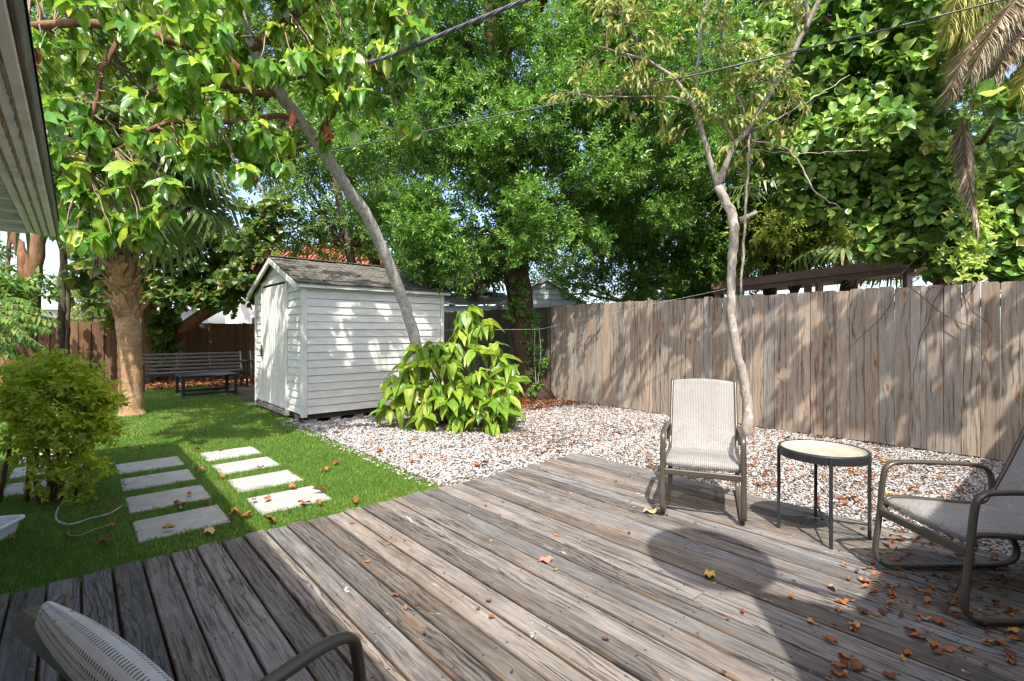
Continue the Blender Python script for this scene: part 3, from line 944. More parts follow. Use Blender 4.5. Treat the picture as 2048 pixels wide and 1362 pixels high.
# ================================================================== SHED
SV, SU = 2.44, 7.28
SM = YARD @ Matrix.Translation((SV, SU, 0))
shed = empty('garden_shed', yard(SV, SU), TH, 'white clapboard garden shed with grey shingle gable roof', 'shed')
SL, SD, SZ0, SZ1, SRI, SY = 2.37, 2.44, .13, 2.04, 2.50, 1.24
MB().box(.015, SL - .015, .015, SD - .015, .05, SZ1 - .02).build('core', m_dark, shed, SM)  # added box painted dark, gives the shadow lines at the siding laps
cm_ = MB(); cm_.v = [(.016, .05, SZ1 - .03), (.016, SD - .05, SZ1 - .03), (.016, SY, SRI - .03), (.05, .05, SZ1 - .03), (.05, SD - .05, SZ1 - .03), (.05, SY, SRI - .03)]
cm_.f = [(0, 2, 1), (3, 4, 5), (0, 1, 4, 3), (1, 2, 5, 4), (2, 0, 3, 5)]
cm_.build('gable_backing', m_dark, shed, SM)  # same painted shade behind the gable laps
EXPO = .112
def lap_profile(out0, out1): return out0, out1
# long wall, facing the plant
prof_mb = MB()
l0, l1 = .052, SL - .052
prof_mb.v = [(l0, -.018, 0), (l1, -.018, 0), (l1, .02, 0), (l0, .02, 0), (l0, -.003, EXPO - .0045), (l1, -.003, EXPO - .0045), (l1, .02, EXPO - .0045), (l0, .02, EXPO - .0045)]
prof_mb.f = [(0, 3, 2, 1), (4, 5, 6, 7), (0, 1, 5, 4), (1, 2, 6, 5), (2, 3, 7, 6), (3, 0, 4, 7)]
lap_me = prof_mb.mesh('siding_board', m_siding)
nrow = 17
for i in range(nrow):
    inst('siding_board', lap_me, shed, SM @ Matrix.Translation((0, random.uniform(-.002, .002), SZ0 + i * EXPO)) @ Matrix.Rotation(random.uniform(-.0025, .0025), 4, 'Y'))
# gable wall pieces (facing -x), left out where the door is
D0, D1, DZ0, DZ1 = .68, 1.96, .10, 2.10
def slope_z(y): return SZ1 - .01 + (SRI - SZ1) * (1 - abs(y - SY) / SY)
def gable_piece(y0, y1, z0, z1):
    ys = sorted(set([y0, y1] + ([SY] if y0 < SY < y1 else [])))
    vs, top = [], []
    zt = [min(z1, slope_z(y)) for y in ys]
    if max(zt) <= z0 + .005: return
    if z1 > slope_z(y0) or z1 > slope_z(y1):
        # clip the ends to the slope
        def ylim(z, side):
            k = (z - SZ1 + .01) / (SRI - SZ1)
            return SY - SY * (1 - k) if side < 0 else SY + SY * (1 - k)
        y0 = max(y0, ylim(z0, -1)) if z0 > SZ1 - .01 else y0
        y1 = min(y1, ylim(z0, 1)) if z0 > SZ1 - .01 else y1
        if y1 - y0 < .03: return
        a, b = (max(y0, ylim(z1, -1)), min(y1, ylim(z1, 1)))
        if b < a: a = b = SY
        lo, hi = [(y0, z0), (y1, z0)], [(b, min(z1, slope_z(b))), (a, min(z1, slope_z(a)))]
    else:
        lo, hi = [(y0, z0), (y1, z0)], [(y1, z1), (y0, z1)]
    mb = MB()
    P = [(-.018, y, z) for y, z in lo] + [(-.004, y, z) for y, z in hi]
    B = [(.028, y, z) for y, z in lo + hi]
    mb.v = P + B
    mb.f = [(0, 3, 2, 1), (4, 5, 6, 7), (0, 1, 5, 4), (1, 2, 6, 5), (2, 3, 7, 6), (3, 0, 4, 7)]
    mb.build('siding_board', m_siding, shed, SM)
i = 0
while SZ0 + i * EXPO < SRI:
    z0, z1 = SZ0 + i * EXPO, SZ0 + (i + 1) * EXPO - .0045
    if z0 < DZ1 - .01:
        gable_piece(.05, D0 - .045, z0, z1)
        gable_piece(D1 + .045, SD - .05, z0, z1)
    else:
        gable_piece(.05, SD - .05, max(z0, DZ1 + .07), z1)
    i += 1
for (x0, x1, y0, y1) in ((-.030, .048, -.030, .044), (SL - .048, SL + .02, -.030, .04), (-.028, .04, SD - .046, SD + .02)):
    MB().cbox(x0, x1, y0, y1, .09, SZ1 - .01, .005).build('corner_trim', m_trim, shed, SM)
# door
door = MB().cbox(-.012, .02, D0 + .01, D1 - .01, DZ0 + .02, DZ1 - .02).build('door', m_block, shed, SM)
npl = 11
for i in range(npl):
    y0 = D0 + .012 + (D1 - D0 - .024) * i / npl
    y1 = D0 + .012 + (D1 - D0 - .024) * (i + 1) / npl
    MB().cbox(-.030, -.0125, y0 + .005, y1 - .005, DZ0 + .03 + random.uniform(0, .01), DZ1 - .03, .004).build('door_plank', m_siding, door, SM)
for (a, b, c, d, nm) in ((D0 - .042, D0 + .006, DZ0 + .02, DZ1, 'door_jamb'), (D1 - .006, D1 + .042, DZ0 + .02, DZ1, 'door_jamb'), (D0 - .07, D1 + .07, DZ1 + .003, DZ1 + .065, 'door_head')):
    MB().cbox(-.042, .0, a, b, c, d, .005).build(nm, m_trim, shed, SM)
MB().cbox(-.06, .0, D0 - .09, D1 + .09, .045, .115, .006).build('door_sill', m_block, shed, SM)
# black latch
lt = MB()
ly = D1 - .02
lt.cbox(-.062, -.045, ly - .04, ly + .05, .98, 1.01, .003).cbox(-.06, -.045, ly - .012, ly + .012, .90, 1.10, .003)
lt.tube([(-.05, ly - .05, .93), (-.085, ly - .055, .95), (-.09, ly - .05, .99), (-.05, ly - .045, 1.02)], .008, 6)
lt.build('latch', m_black, door, SM)
# rake trim, fascia
for sgn in (-1, 1):
    y_e, z_e = (SY + sgn * (SY + .10)), SZ1 - .045
    a, b = Vector((-.11, y_e, z_e)), Vector((-.11, SY, SRI + .012))
    dirv = (b - a).normalized(); nv = Vector((1, 0, 0)).cross(dirv) * (-sgn)
    mb = MB()
    for x in (-.13, -.095):
        for p in (a, b):
            for s in (-.075, .0):
                q_ = p + nv * s; mb.v.append((x, q_.y, q_.z))
    mb.f = [(0, 1, 3, 2), (4, 6, 7, 5), (0, 2, 6, 4), (1, 5, 7, 3), (0, 4, 5, 1), (2, 3, 7, 6)]
    mb.build('rake_board', m_trim, shed, SM)
MB().cbox(-.10, SL + .1, -.105, -.08, SZ1 - .085, SZ1 - .03, .004).build('fascia', m_trim, shed, SM)
# roof with single shingles on the slope in view
pitch = math.atan2(SRI - SZ1, SY)
slope_len = math.hypot(SY + .12, (SRI - SZ1) * (SY + .12) / SY)
roof_mb = MB()
for sgn in (-1, 1):
    ye = SY + sgn * (SY + .12)
    ze = SZ1 - (SRI - SZ1) * .12 / SY + .005
    vs = [(-.12, ye, ze), (SL + .12, ye, ze), (SL + .12, SY, SRI + .008), (-.12, SY, SRI + .008)]
    vs += [(x, y, z + .022) for x, y, z in vs]
    roof_mb.add(vs, [(0, 1, 2, 3), (4, 7, 6, 5), (0, 4, 5, 1), (1, 5, 6, 2), (2, 6, 7, 3), (3, 7, 4, 0)])
roof = roof_mb.build('roof', m_shingle, shed, SM)
sh_me = [MB().cbox(-.105 * f, .105 * f, 0, .19, 0, .010, .002).mesh('shingle', m_shingle) for f in (1, .93, .97)]
rowsN = 9
for r_ in range(rowsN):
    d_ = r_ * (slope_len - .05) / rowsN
    x = -.12 + (.1 if r_ % 2 else 0)
    while x < SL + .08:
        yb = -.125 + d_ * math.cos(pitch)
        zb = SZ1 - (SRI - SZ1) * .125 / SY + .033 + d_ * math.sin(pitch)
        sag = -.02 * math.exp(-((x - .35) / .25) ** 2) if r_ == 0 else 0
        M = SM @ Matrix.Translation((x + .1, yb, zb + sag)) @ Matrix.Rotation(pitch - .05 + random.uniform(-.02, .05), 4, 'X') @ Matrix.Rotation(random.uniform(-.02, .02), 4, 'Z')
        inst('shingle', random.choice(sh_me), roof, M)
        x += .212
MB().cbox(-.12, SL + .12, SY - .07, SY + .07, SRI + .035, SRI + .05, .004).build('ridge_cap', m_shingle, roof, SM)
# blocks under the floor
x = .05
while x < SL:
    MB().cbox(x, x + .16, .02, .20, -.01, .118, .008).build('block', m_block, shed, SM)
    x += .36
for y in (.06, .55, 1.0, 1.5, 2.0, 2.26):
    MB().cbox(.0, .20, y + .16, y + .32, -.01, .1, .008).build('block', m_block, shed, SM)

# ================================================================== NEIGHBOURS BEYOND THE FENCES
nb = empty('neighbour_shed', at(1085, 690, 13.5), 0, 'pale blue neighbour shed with grey gable roof behind the fence', 'shed')
c0 = at(1090, 664, 13.6)
def nbM(rz): return Matrix.Translation((c0.x, c0.y, 0)) @ Matrix.Rotation(rz, 4, 'Z')
m_blue = plain('pale_blue_siding', (.70, .76, .82), .6, scale=3)
NM = nbM(math.radians(9))
hw, ez, rz_, dp = 1.22, 2.02, 2.72, 3.4
for i in range(18):
    z0 = .12 + i * .15
    if z0 >= rz_ - .02: break
    k = max(0, (z0 - ez) / (rz_ - ez)); half = hw * (1 - k)
    k1 = max(0, (z0 + .15 - ez) / (rz_ - ez)); half1 = max(.02, hw * (1 - k1))
    mb = MB()
    mb.v = [(-half, -.02, z0), (half, -.02, z0), (half1, -.004, min(z0 + .152, rz_)), (-half1, -.004, min(z0 + .152, rz_)), (-half, .03, z0), (half, .03, z0), (half1, .03, min(z0 + .152, rz_)), (-half1, .03, min(z0 + .152, rz_))]
    mb.f = [(0, 1, 2, 3), (7, 6, 5, 4), (0, 4, 5, 1), (1, 5, 6, 2), (2, 6, 7, 3), (3, 7, 4, 0)]
    mb.build('siding_board', m_blue, nb, NM)
MB().box(-hw, hw, .035, dp, 0, ez).build('wall', m_blue, nb, NM)
m_greyroof = plain('grey_roof_felt', (.22, .215, .22), .85, scale=8, dirt=(.10, .07, .06, .8))
for sgn in (-1, 1):
    mb = MB()
    e = hw + .16
    ze = ez - (rz_ - ez) * .16 / hw
    vs = [(sgn * e, -.05, ze), (0, -.05, rz_), (0, dp + .1, rz_), (sgn * e, dp + .1, ze)]
    vs += [(x, y, z + .07) for x, y, z in vs]
    mb.add(vs, [(0, 1, 2, 3), (4, 7, 6, 5), (0, 4, 5, 1), (1, 5, 6, 2), (2, 6, 7, 3), (3, 7, 4, 0)])
    mb.build('roof', m_greyroof, nb, NM)
# lean-to with a felt roof to its left
nl = empty('neighbour_lean_to', at(945, 700, 14.2), 0, 'low neighbour lean-to with torn grey felt roof left of oak', 'shed')
LM = Matrix.Translation((at(950, 664, 14.4).x, 14.4, 0)) @ Matrix.Rotation(math.radians(9), 4, 'Z')
for i in range(14):
    MB().cbox(-1.0, .95, -.02, .03, .1 + i * .142, .1 + i * .142 + .138, .006).build('siding_board', m_blue, nl, LM)
mb = MB()
for i in range(7):
    for j in range(5):
        mb.v.append((-1.15 + 2.3 * i / 6, -.15 + 2.4 * j / 4, 2.09 + .13 * j + .05 * i / 6 + random.uniform(-.02, .02)))
for i in range(6):
    for j in range(4):
        mb.f.append((i * 5 + j, (i + 1) * 5 + j, (i + 1) * 5 + j + 1, i * 5 + j + 1))
mb.build('roof', m_greyroof, nl, LM)
# brown metal carport beam
cp = empty('carport', at(1650, 720, 9.5), 0, 'brown metal carport roof edge showing above the pine fence', 'carport')
m_brown = plain('brown_metal', (.26, .16, .13), .45, .5, dirt=(.26, .20, .16, .6))
A, B = at(1425, 577, 11.3), at(1830, 528, 8.2)
def beam(mb, a, b, w, h0, h1):
    d = (b - a); d.z = 0; nrm_ = Vector((-d.y, d.x, 0)).normalized() * w
    vs = [a - nrm_ + Vector((0, 0, h0)), b - nrm_ + Vector((0, 0, h0)), b + nrm_ + Vector((0, 0, h0)), a + nrm_ + Vector((0, 0, h0)),
          a - nrm_ + Vector((0, 0, h1)), b - nrm_ + Vector((0, 0, h1)), b + nrm_ + Vector((0, 0, h1)), a + nrm_ + Vector((0, 0, h1))]
    return mb.add(vs, [(0, 3, 2, 1), (4, 5, 6, 7), (0, 1, 5, 4), (1, 2, 6, 5), (2, 3, 7, 6), (3, 0, 4, 7)])
beam(MB(), A, B, .04, -.03, .10).build('gutter', m_brown, cp)
beam(MB(), A + Vector((.05, .05, 0)), B + Vector((.05, .05, 0)), .035, -.13, -.034).build('beam', m_brown, cp)
for t in (.02, .545, .60, .97):
    p = A.lerp(B, t) + Vector((.06, .06, 0))
    beam(MB(), Vector((p.x - .05, p.y, 0)), Vector((p.x + .05, p.y, 0)), .05, 0, p.z - .135).build('post', m_brown, cp)
back = Vector((2.4, 2.1, .0))
mb = MB(); tp = Vector((0, 0, .104))
vs = [A + tp, B + tp, B + tp + back, A + tp + back]
vs += [p + Vector((0, 0, .03)) for p in vs]
mb.add(vs, [(0, 3, 2, 1), (4, 5, 6, 7), (0, 1, 5, 4), (1, 2, 6, 5), (2, 3, 7, 6), (3, 0, 4, 7)])
mb.build('roof_sheet', m_brown, cp)
# red tiled roof behind the shed
def far_house(name, label, cx, cy, w, d, ez, rz, wallc, roofc, rot=0, tiles=False):
    root = empty(name, (cx, cy, 0), rot, label, 'house')
    M = Matrix.Translation((cx, cy, 0)) @ Matrix.Rotation(rot, 4, 'Z')
    mw, mr = plain(name + '_wall', wallc, .8, scale=2), plain(name + '_roof', roofc, .8, var=.3, scale=3, bstr=.3)
    MB().box(-w / 2, w / 2, 0, d, 0, ez).build('wall', mw, root, M)
    o = .4
    mb = MB()
    vs = [(-w / 2 - o, -o, ez), (w / 2 + o, -o, ez), (w / 2 + o, d + o, ez), (-w / 2 - o, d + o, ez), (-w / 2 + d / 2, d / 2, rz), (w / 2 - d / 2, d / 2, rz)]
    mb.add(vs, [(0, 1, 5, 4), (1, 2, 5), (2, 3, 4, 5), (3, 0, 4), (3, 2, 1, 0)])
    rf = mb.build('roof', mr, root, M)
    MB().cbox(-w / 2 - o, w / 2 + o, -o - .04, -o - .005, ez - .16, ez + .03, .01).build('fascia', m_trim, rf, M)
    if tiles:
        sl = math.hypot(d / 2 + o, rz - ez); an = math.atan2(rz - ez, d / 2 + o)
        n = int(w / .22)
        for i in range(n):
            x = -w / 2 - o + .3 + i * .22
            fr = min(1.0, min(x + w / 2 + o, w / 2 + o - x) / (d / 2 + o))
            if fr < .08: continue
            MB().tube([(x, -o - .03, ez + .03), (x, -o + (d / 2 + o) * fr, ez + (rz - ez) * fr + .03)], .075, 6).build('tile_row', mr, rf, M)
    for k in range(max(1, int(w / 3))):
        x = -w / 2 + 1.2 + k * 3
        wn_ = MB().cbox(x, x + 1.1, -.05, -.005, 1.0, 2.1, .01).build('window', m_trim, root, M)
        MB().cbox(x + .08, x + 1.02, -.06, -.052, 1.08, 2.02, .002).build('pane', plain('far_pane', (.05, .06, .07), .1), wn_, M)
    return root
far_house('tile_roof_house', 'house with a red tiled roof seen above the shed', at(640, 664, 24).x, 24, 9.0, 6.0, 4.3, 6.1, (.62, .6, .56), (.36, .105, .06), 0.05, True)
far_house('white_house', 'white bungalow with pale blue grey roof beyond the back fence', at(180, 664, 24).x, 24, 6.0, 5.0, 2.55, 3.3, (.74, .75, .77), (.36, .44, .52), .1)

# ================================================================== BENCH, COFFEE TABLE
bench = empty('garden_bench', yard(2.08, 13.4), TH, 'black metal slat back bench against the leaf litter', 'bench')
BM = YARD @ Matrix.Translation((2.08, 13.4, 0))
hl = 1.0
for s in (-1, 1):
    x = s * hl
    MB().cbox(x - .022, x + .022, -.30, -.256, 0, .60).build('leg', m_bench, bench, BM)
    MB().tube([(x, .26, 0), (x, .24, .42), (x, .36, .84)], .026, 6).build('leg', m_bench, bench, BM)
    MB().cbox(x - .03, x + .03, -.33, .30, .602, .632).build('armrest', m_bench, bench, BM)
for x in (-.33, .33):
    MB().tube([(x, .245, .42), (x, .365, .83)], .022, 6).build('back_post', m_bench, bench, BM)
for k in range(5):
    t = .12 + k * .21
    y, z = .245 + .115 * t, .42 + .40 * t
    MB().cbox(-hl + .03, hl - .03, y - .045, y - .03, z - .022, z + .022, .004).build('back_slat', m_bench, bench, BM)
MB().cbox(-hl + .03, hl - .03, -.30, -.26, .35, .41).build('seat_rail', m_bench, bench, BM)
for k in range(6):
    MB().cbox(-hl + .03, hl - .03, -.255 + k * .083, -.195 + k * .083, .39, .408, .004).build('seat_slat', m_bench, bench, BM)
ct = empty('coffee_table', yard(2.08, 12.2), TH, 'low black metal coffee table in front of the bench', 'table')
CM = YARD @ Matrix.Translation((2.08, 12.2, 0))
MB().cbox(-.52, .52, -.45, .45, .40, .435, .01).build('tabletop', m_bench, ct, CM)
for sx in (-1, 1):
    for sy in (-1, 1):
        MB().cbox(sx * .47 - .028, sx * .47 + .028, sy * .41 - .028, sy * .41 + .028, 0, .398, .005).build('leg', m_bench, ct, CM)
for sy in (-1, 1):
    MB().cbox(-.44, .44, sy * .41 - .02, sy * .41 + .02, .03, .075, .004).build('stretcher', m_bench, ct, CM)
sc_ = empty('metal_garden_chair', yard(3.62, 13.45), TH, 'black metal garden chair half hidden behind the shed', 'chair')
CM = YARD @ Matrix.Translation((3.62, 13.45, 0))
for sx in (-.3, .3):
    MB().cbox(sx - .022, sx + .022, -.30, -.256, 0, .60).build('leg', m_bench, sc_, CM)
    MB().tube([(sx, .26, 0), (sx, .24, .42), (sx, .36, .84)], .026, 6).build('leg', m_bench, sc_, CM)
    MB().cbox(sx - .03, sx + .03, -.33, .30, .602, .632).build('armrest', m_bench, sc_, CM)
MB().cbox(-.27, .27, -.28, .22, .37, .41).build('seat', m_bench, sc_, CM)
for k in range(4):
    MB().cbox(-.27, .27, .25 + .027 * k, .265 + .027 * k, .48 + .1 * k, .53 + .1 * k, .004).build('back_slat', m_bench, sc_, CM)

# ================================================================== SLING CHAIRS
def sling_mat(name='woven_sling', lift=1.0, stripe_amt=1.0):
    m = NT(name)
    uv = m.n('UVMap').outputs[0]
    sep = m.n('SeparateXYZ', {0: uv})
    fx = m.math('SINE', m.math('MULTIPLY', sep.outputs[0], 2 * math.pi / .0062))
    row = m.math('DIVIDE', sep.outputs[1], .0062)
    fy = m.math('SINE', m.math('MULTIPLY', row, 2 * math.pi))
    hole = m.smooth(m.math('MINIMUM', fx, fy), .18, .42)
    nz = m.noise(m.n('TexCoord').outputs['Object'], 9, 5, .65)
    stripe = m.smooth(m.math('SINE', m.math('MULTIPLY', sep.outputs[0], 2 * math.pi / .0124)), .0, .9)
    stripe = m.math('MULTIPLY', stripe, stripe_amt)
    c = m.mix(stripe, rgb(.40 * lift, .388 * lift, .37 * lift), rgb(.19, .182, .17))
    c = m.mix(m.smooth(nz, .4, .72), c, m.mix(1.0, c, rgb(.88, .85, .80), 'MULTIPLY'))
    c = m.mix(m.smooth(m.noise(m.n('TexCoord').outputs['Object'], 70, 3, .6), .66, .72), c, rgb(.12, .10, .08))
    p = m.principled(c, .75, .25, 0, m.math('ADD', fx, fy), .15, .002)
    tr = m.n('BsdfTransparent').outputs[0]
    tl = m.n('BsdfTranslucent', {'Color': rgb(.5, .46, .40)}).outputs[0]
    a = m.n('MixShader', {0: .15}); m.put(a.inputs[1], p); m.put(a.inputs[2], tl)
    b = m.n('MixShader', {0: m.math('MULTIPLY', hole, .85)}); m.put(b.inputs[1], a.outputs[0]); m.put(b.inputs[2], tr)
    return m.done(b.outputs[0])
m_sling = sling_mat(lift=.80)  # darker copy, toned down against the sun
m_sling_lifted = sling_mat('shade_lifted_sling', 1.75, .0)  # paler stripeless copy, offsets shade on the near chair by colour

def sling_sheet(name, prof, half, parent, crown_=.0, M=I4, dip=.012, mat=None):
    prof = chaikin([Vector((a, 0, b)) for a, b in prof], 3)
    n, k = len(prof), 9
    L = [0]
    for a, b in zip(prof[:-1], prof[1:]): L.append(L[-1] + (b - a).length)
    mb, uvs = MB(), []
    for i, p in enumerate(prof):
        nx = (prof[min(i + 1, n - 1)] - prof[max(i - 1, 0)]).normalized()
        nn = Vector((-nx.z, 0, nx.x))
        for j in range(k):
            y = half * (2 * j / (k - 1) - 1)
            e = 1 - (y / half) ** 2
            q_ = p + Vector((0, y, 0)) - nn * dip * e * (0 if i in (0, n - 1) else 1)
            q_.z += crown_ * e * max(0, (L[i] / L[-1] - .9) / .1)
            mb.v.append(tuple(q_)); uvs.append((y, L[i]))
    for i in range(n - 1):
        for j in range(k - 1):
            mb.f.append((i * k + j, i * k + j + 1, (i + 1) * k + j + 1, (i + 1) * k + j))
    me = mb.mesh(name, mat or m_sling, True)
    ul = me.uv_layers.new(name='UVMap')
    for lp in me.loops: ul.data[lp.index].uv = uvs[lp.vertex_index]
    return inst(name, me, parent, M)

def make_chair(label, side, seat, back_, hw, hs, xb, zc, peak=.012, ext=0.0):
    root = empty('sling_chair', (0, 0, 0), 0, label, 'chair', 'sling chairs on the deck')
    for s in (-1, 1):
        p = chaikin([(a, s * hw, b) for a, b in side], 3)
        MB().tube(p, .019, 10, lateral=(0, 1, 0), aspect=.62).build('side_frame', m_bronze, root, I4, True)
        rail = chaikin([(a, s * (hs + .012), b) for a, b in seat + back_[1:]], 3)
        if ext: rail = rail[:int(len(rail) * .80)]
        MB().tube(rail, .013, 8).build('sling_rail', m_bronze, root, I4, True)
    sling_sheet('seat_sling', seat, hs, root, mat=m_sling_lifted if ext else m_sling)
    sling_sheet('back_sling', [seat[-1]] + back_[1:], hs, root, peak, mat=m_sling_lifted if ext else m_sling)
    MB().cbox(xb - .012, xb + .012, -hw + .01, hw - .01, zc - .02, zc + .02, .005).build('front_bar', m_bronze, root)
    MB().cbox(seat[-1][0] - .03, seat[-1][0] - .006, -hw + .01, hw - .01, seat[-1][1] - .055, seat[-1][1] - .02, .005).build('rear_bar', m_bronze, root)
    tx, tz = back_[-1]
    MB().tube([(tx + .012, -hs - .02 - ext, tz - .018), (tx + .012, -hs * .4, tz - .008), (tx + .012, hs * .4, tz - .008), (tx + .012, hs + .02 + ext, tz - .018)], .013 + ext * .12, 8).build('top_bar', m_bronze, root)
    return root
SIDE = [(-.30, .40), (-.29, .52), (-.22, .555), (.18, .572), (.275, .56), (.30, .50), (.322, .25), (.345, .10), (.33, .03), (.24, .010), (-.20, .010), (-.36, .010), (-.44, .05), (-.43, .14), (-.30, .27), (-.20, .31)]
SEAT = [(.285, .335), (.30, .365), (.27, .385), (.08, .372), (-.10, .350), (-.24, .345)]
BACK = [(-.24, .345), (-.30, .42), (-.40, .60), (-.49, .78), (-.525, .85), (-.545, .862), (-.565, .845)]
def face_mat(cx, cy, fx, fy): return Matrix.Translation((cx, cy, DECK_Z + .012)) @ Matrix.Rotation(math.atan2(fy, fx), 4, 'Z')
ch1 = make_chair('pale mesh sling chair facing the camera in front of the slim tree', SIDE, SEAT, BACK, .255, .232, .318, .305)
ch2 = copy_tree(ch1)
ch2['label'] = 'pale mesh sling chair seen from its side at the right edge'
move_root(ch1, face_mat(1.40, 3.62, -.37, -.93))
move_root(ch2, face_mat(2.30, 2.40, -1.0, -.02))
SIDE3 = [(-.24, .40), (-.23, .53), (-.17, .575), (.12, .600), (.225, .59), (.25, .53), (.27, .25), (.29, .10), (.28, .03), (.20, .010), (-.20, .010), (-.34, .010), (-.40, .05), (-.40, .14), (-.28, .27), (-.18, .31)]
BACK3 = [(-.20, .345), (-.235, .45), (-.262, .63), (-.280, .81), (-.294, .90), (-.302, .930), (-.316, .932), (-.322, .905)]
SEAT3 = [(.235, .335), (.25, .365), (.22, .385), (.06, .372), (-.08, .350), (-.20, .345)]
ch3 = make_chair('pale mesh sling chair close up in the bottom left corner', SIDE3, SEAT3, BACK3, .285, .205, .265, .305, 0.0, .045)
move_root(ch3, face_mat(-.243, .77, .53, .85))

# ================================================================== TRAY TABLE
tt = empty('tray_table', (1.975, 3.13, DECK_Z), 0, 'round black tray table with cream top on thin legs', 'table')
TM = Matrix.Translation((1.975, 3.13, DECK_Z))
def ring_lathe(prof, n=40):
    mb = MB()
    for r, z in prof:
        for j in range(n):
            a = j / n * 2 * math.pi
            mb.v.append((r * math.cos(a), r * math.sin(a), z))
    for i in range(len(prof) - 1):
        for j in range(n):
            mb.f.append((i * n + j, i * n + (j + 1) % n, (i + 1) * n + (j + 1) % n, (i + 1) * n + j))
    return mb
m_cream = plain('cream_enamel', (.35, .31, .235), .45, .4, var=.15, scale=8, dirt=(.22, .15, .085, .7))
ring_lathe([(.232, .488), (.246, .490), (.250, .535), (.246, .545), (.239, .545), (.236, .53), (.232, .52), (.232, .488)]).build('rim', m_black, tt, TM, False)
ring_lathe([(.0005, .512), (.15, .512), (.205, .514), (.226, .525), (.2355, .541)]).build('tray', m_cream, tt, TM, True)
ring_lathe([(.0005, .490), (.229, .494), (.231, .50)]).build('tray_base', m_black, tt, TM, False)
base_a = math.atan2(3.225 - 3.13, 1.748 - 1.975)
for k in range(4):
    a = base_a + k * math.pi / 2
    MB().cbox(-.009, .009, -.009, .009, -.0, .54, .002, Matrix.Translation((.247 * math.cos(a), .247 * math.sin(a), 0)) @ Matrix.Rotation(a, 4, 'Z')).build('leg', m_black, tt, TM)
for k in range(2):
    a = base_a + k * math.pi / 2
    MB().tube([(.25 * math.cos(a), .25 * math.sin(a), .09 + .02 * k), (-.25 * math.cos(a), -.25 * math.sin(a), .09 + .02 * k)], .006, 6).build('cross_brace', m_black, tt, TM)

# ================================================================== CABLES
def hang(name, pts, r, mat, label, cat='cable', twist=False, n=40, sag=0.0):
    P = []
    a, b = Vector(pts[0]), Vector(pts[-1])
    for i in range(n):
        t = i / (n - 1)
        seg = t * (len(pts) - 1); k = min(int(seg), len(pts) - 2)
        p = Vector(pts[k]).lerp(Vector(pts[k + 1]), seg - k)
        p.z -= sag * 4 * t * (1 - t)
        P.append(p)
    mb = MB()
    if twist:
        d = (b - a).normalized(); s1 = d.cross(Vector((0, 0, 1))).normalized(); s2 = s1.cross(d)
        for ph in (0, 2.1, 4.2):
            Q = []
            for i in range(n * 4):
                t = i / (n * 4 - 1); f = t * (n - 1); k = min(int(f), n - 2)
                Q.append(P[k].lerp(P[k + 1], f - k) + (s1 * math.cos(ph + t * 110) + s2 * math.sin(ph + t * 110)) * r * .8)
            mb.tube(Q, r, 6)
    else:
        mb.tube(P, r, 6)
    return tag(mb.build(name, mat, smooth=True), label, cat)
hang('service_cable', [at(330, 222, 6.2), at(520, 172, 5.4), at(760, 120, 4.6), at(1075, -10, 3.9), at(1500, -330, 3.0)], .0105, m_cable, 'thick twisted grey service cable crossing the canopy at upper middle', twist=True)
hang('overhead_cable', [at(330, 375, 9.5), at(480, 342, 8.8), at(900, 252, 7.0), at(1400, 148, 5.6), at(1800, 52, 4.8), at(2200, -50, 4.3)], .0095, m_cable, 'thin grey cable running from left canopy to the upper right')
hang('clothes_line', [yard(SV + .75, SU - .02, 1.34), at(1080, 655, 8.4), at(1300, 605, 7.0), at(1465, 575, 6.28)], .0018, m_wire, 'thin galvanised clothes line from the shed to the slim tree', sag=.03)
tl = MB().tube([at(1070, 655, 9.3), at(1068, 700, 9.3), at(1072, 768, 9.3)], .006, 5).tube([at(1078, 652, 9.3), at(1082, 700, 9.3), at(1076, 768, 9.3)], .006, 5)
tag(tl.build('hanging_cord', m_wire), 'white looped cord hanging beside the oak trunk', 'cord')

# ================================================================== TREES
def tree_root(name, p, label, cat='tree', group=None):
    return empty(name, (p[0], p[1], 0), 0, label, cat, group)

def twigs_to(mb, src, dst, r0, r1, n=7, wob=.03):
    a, b = Vector(src), Vector(dst)
    mid = a.lerp(b, .5) + Vector((0, 0, .08 * (b - a).length))
    smooth_tube(mb, [a, mid, b], [r0, (r0 + r1) / 2, r1], n, 5, wob * .5)

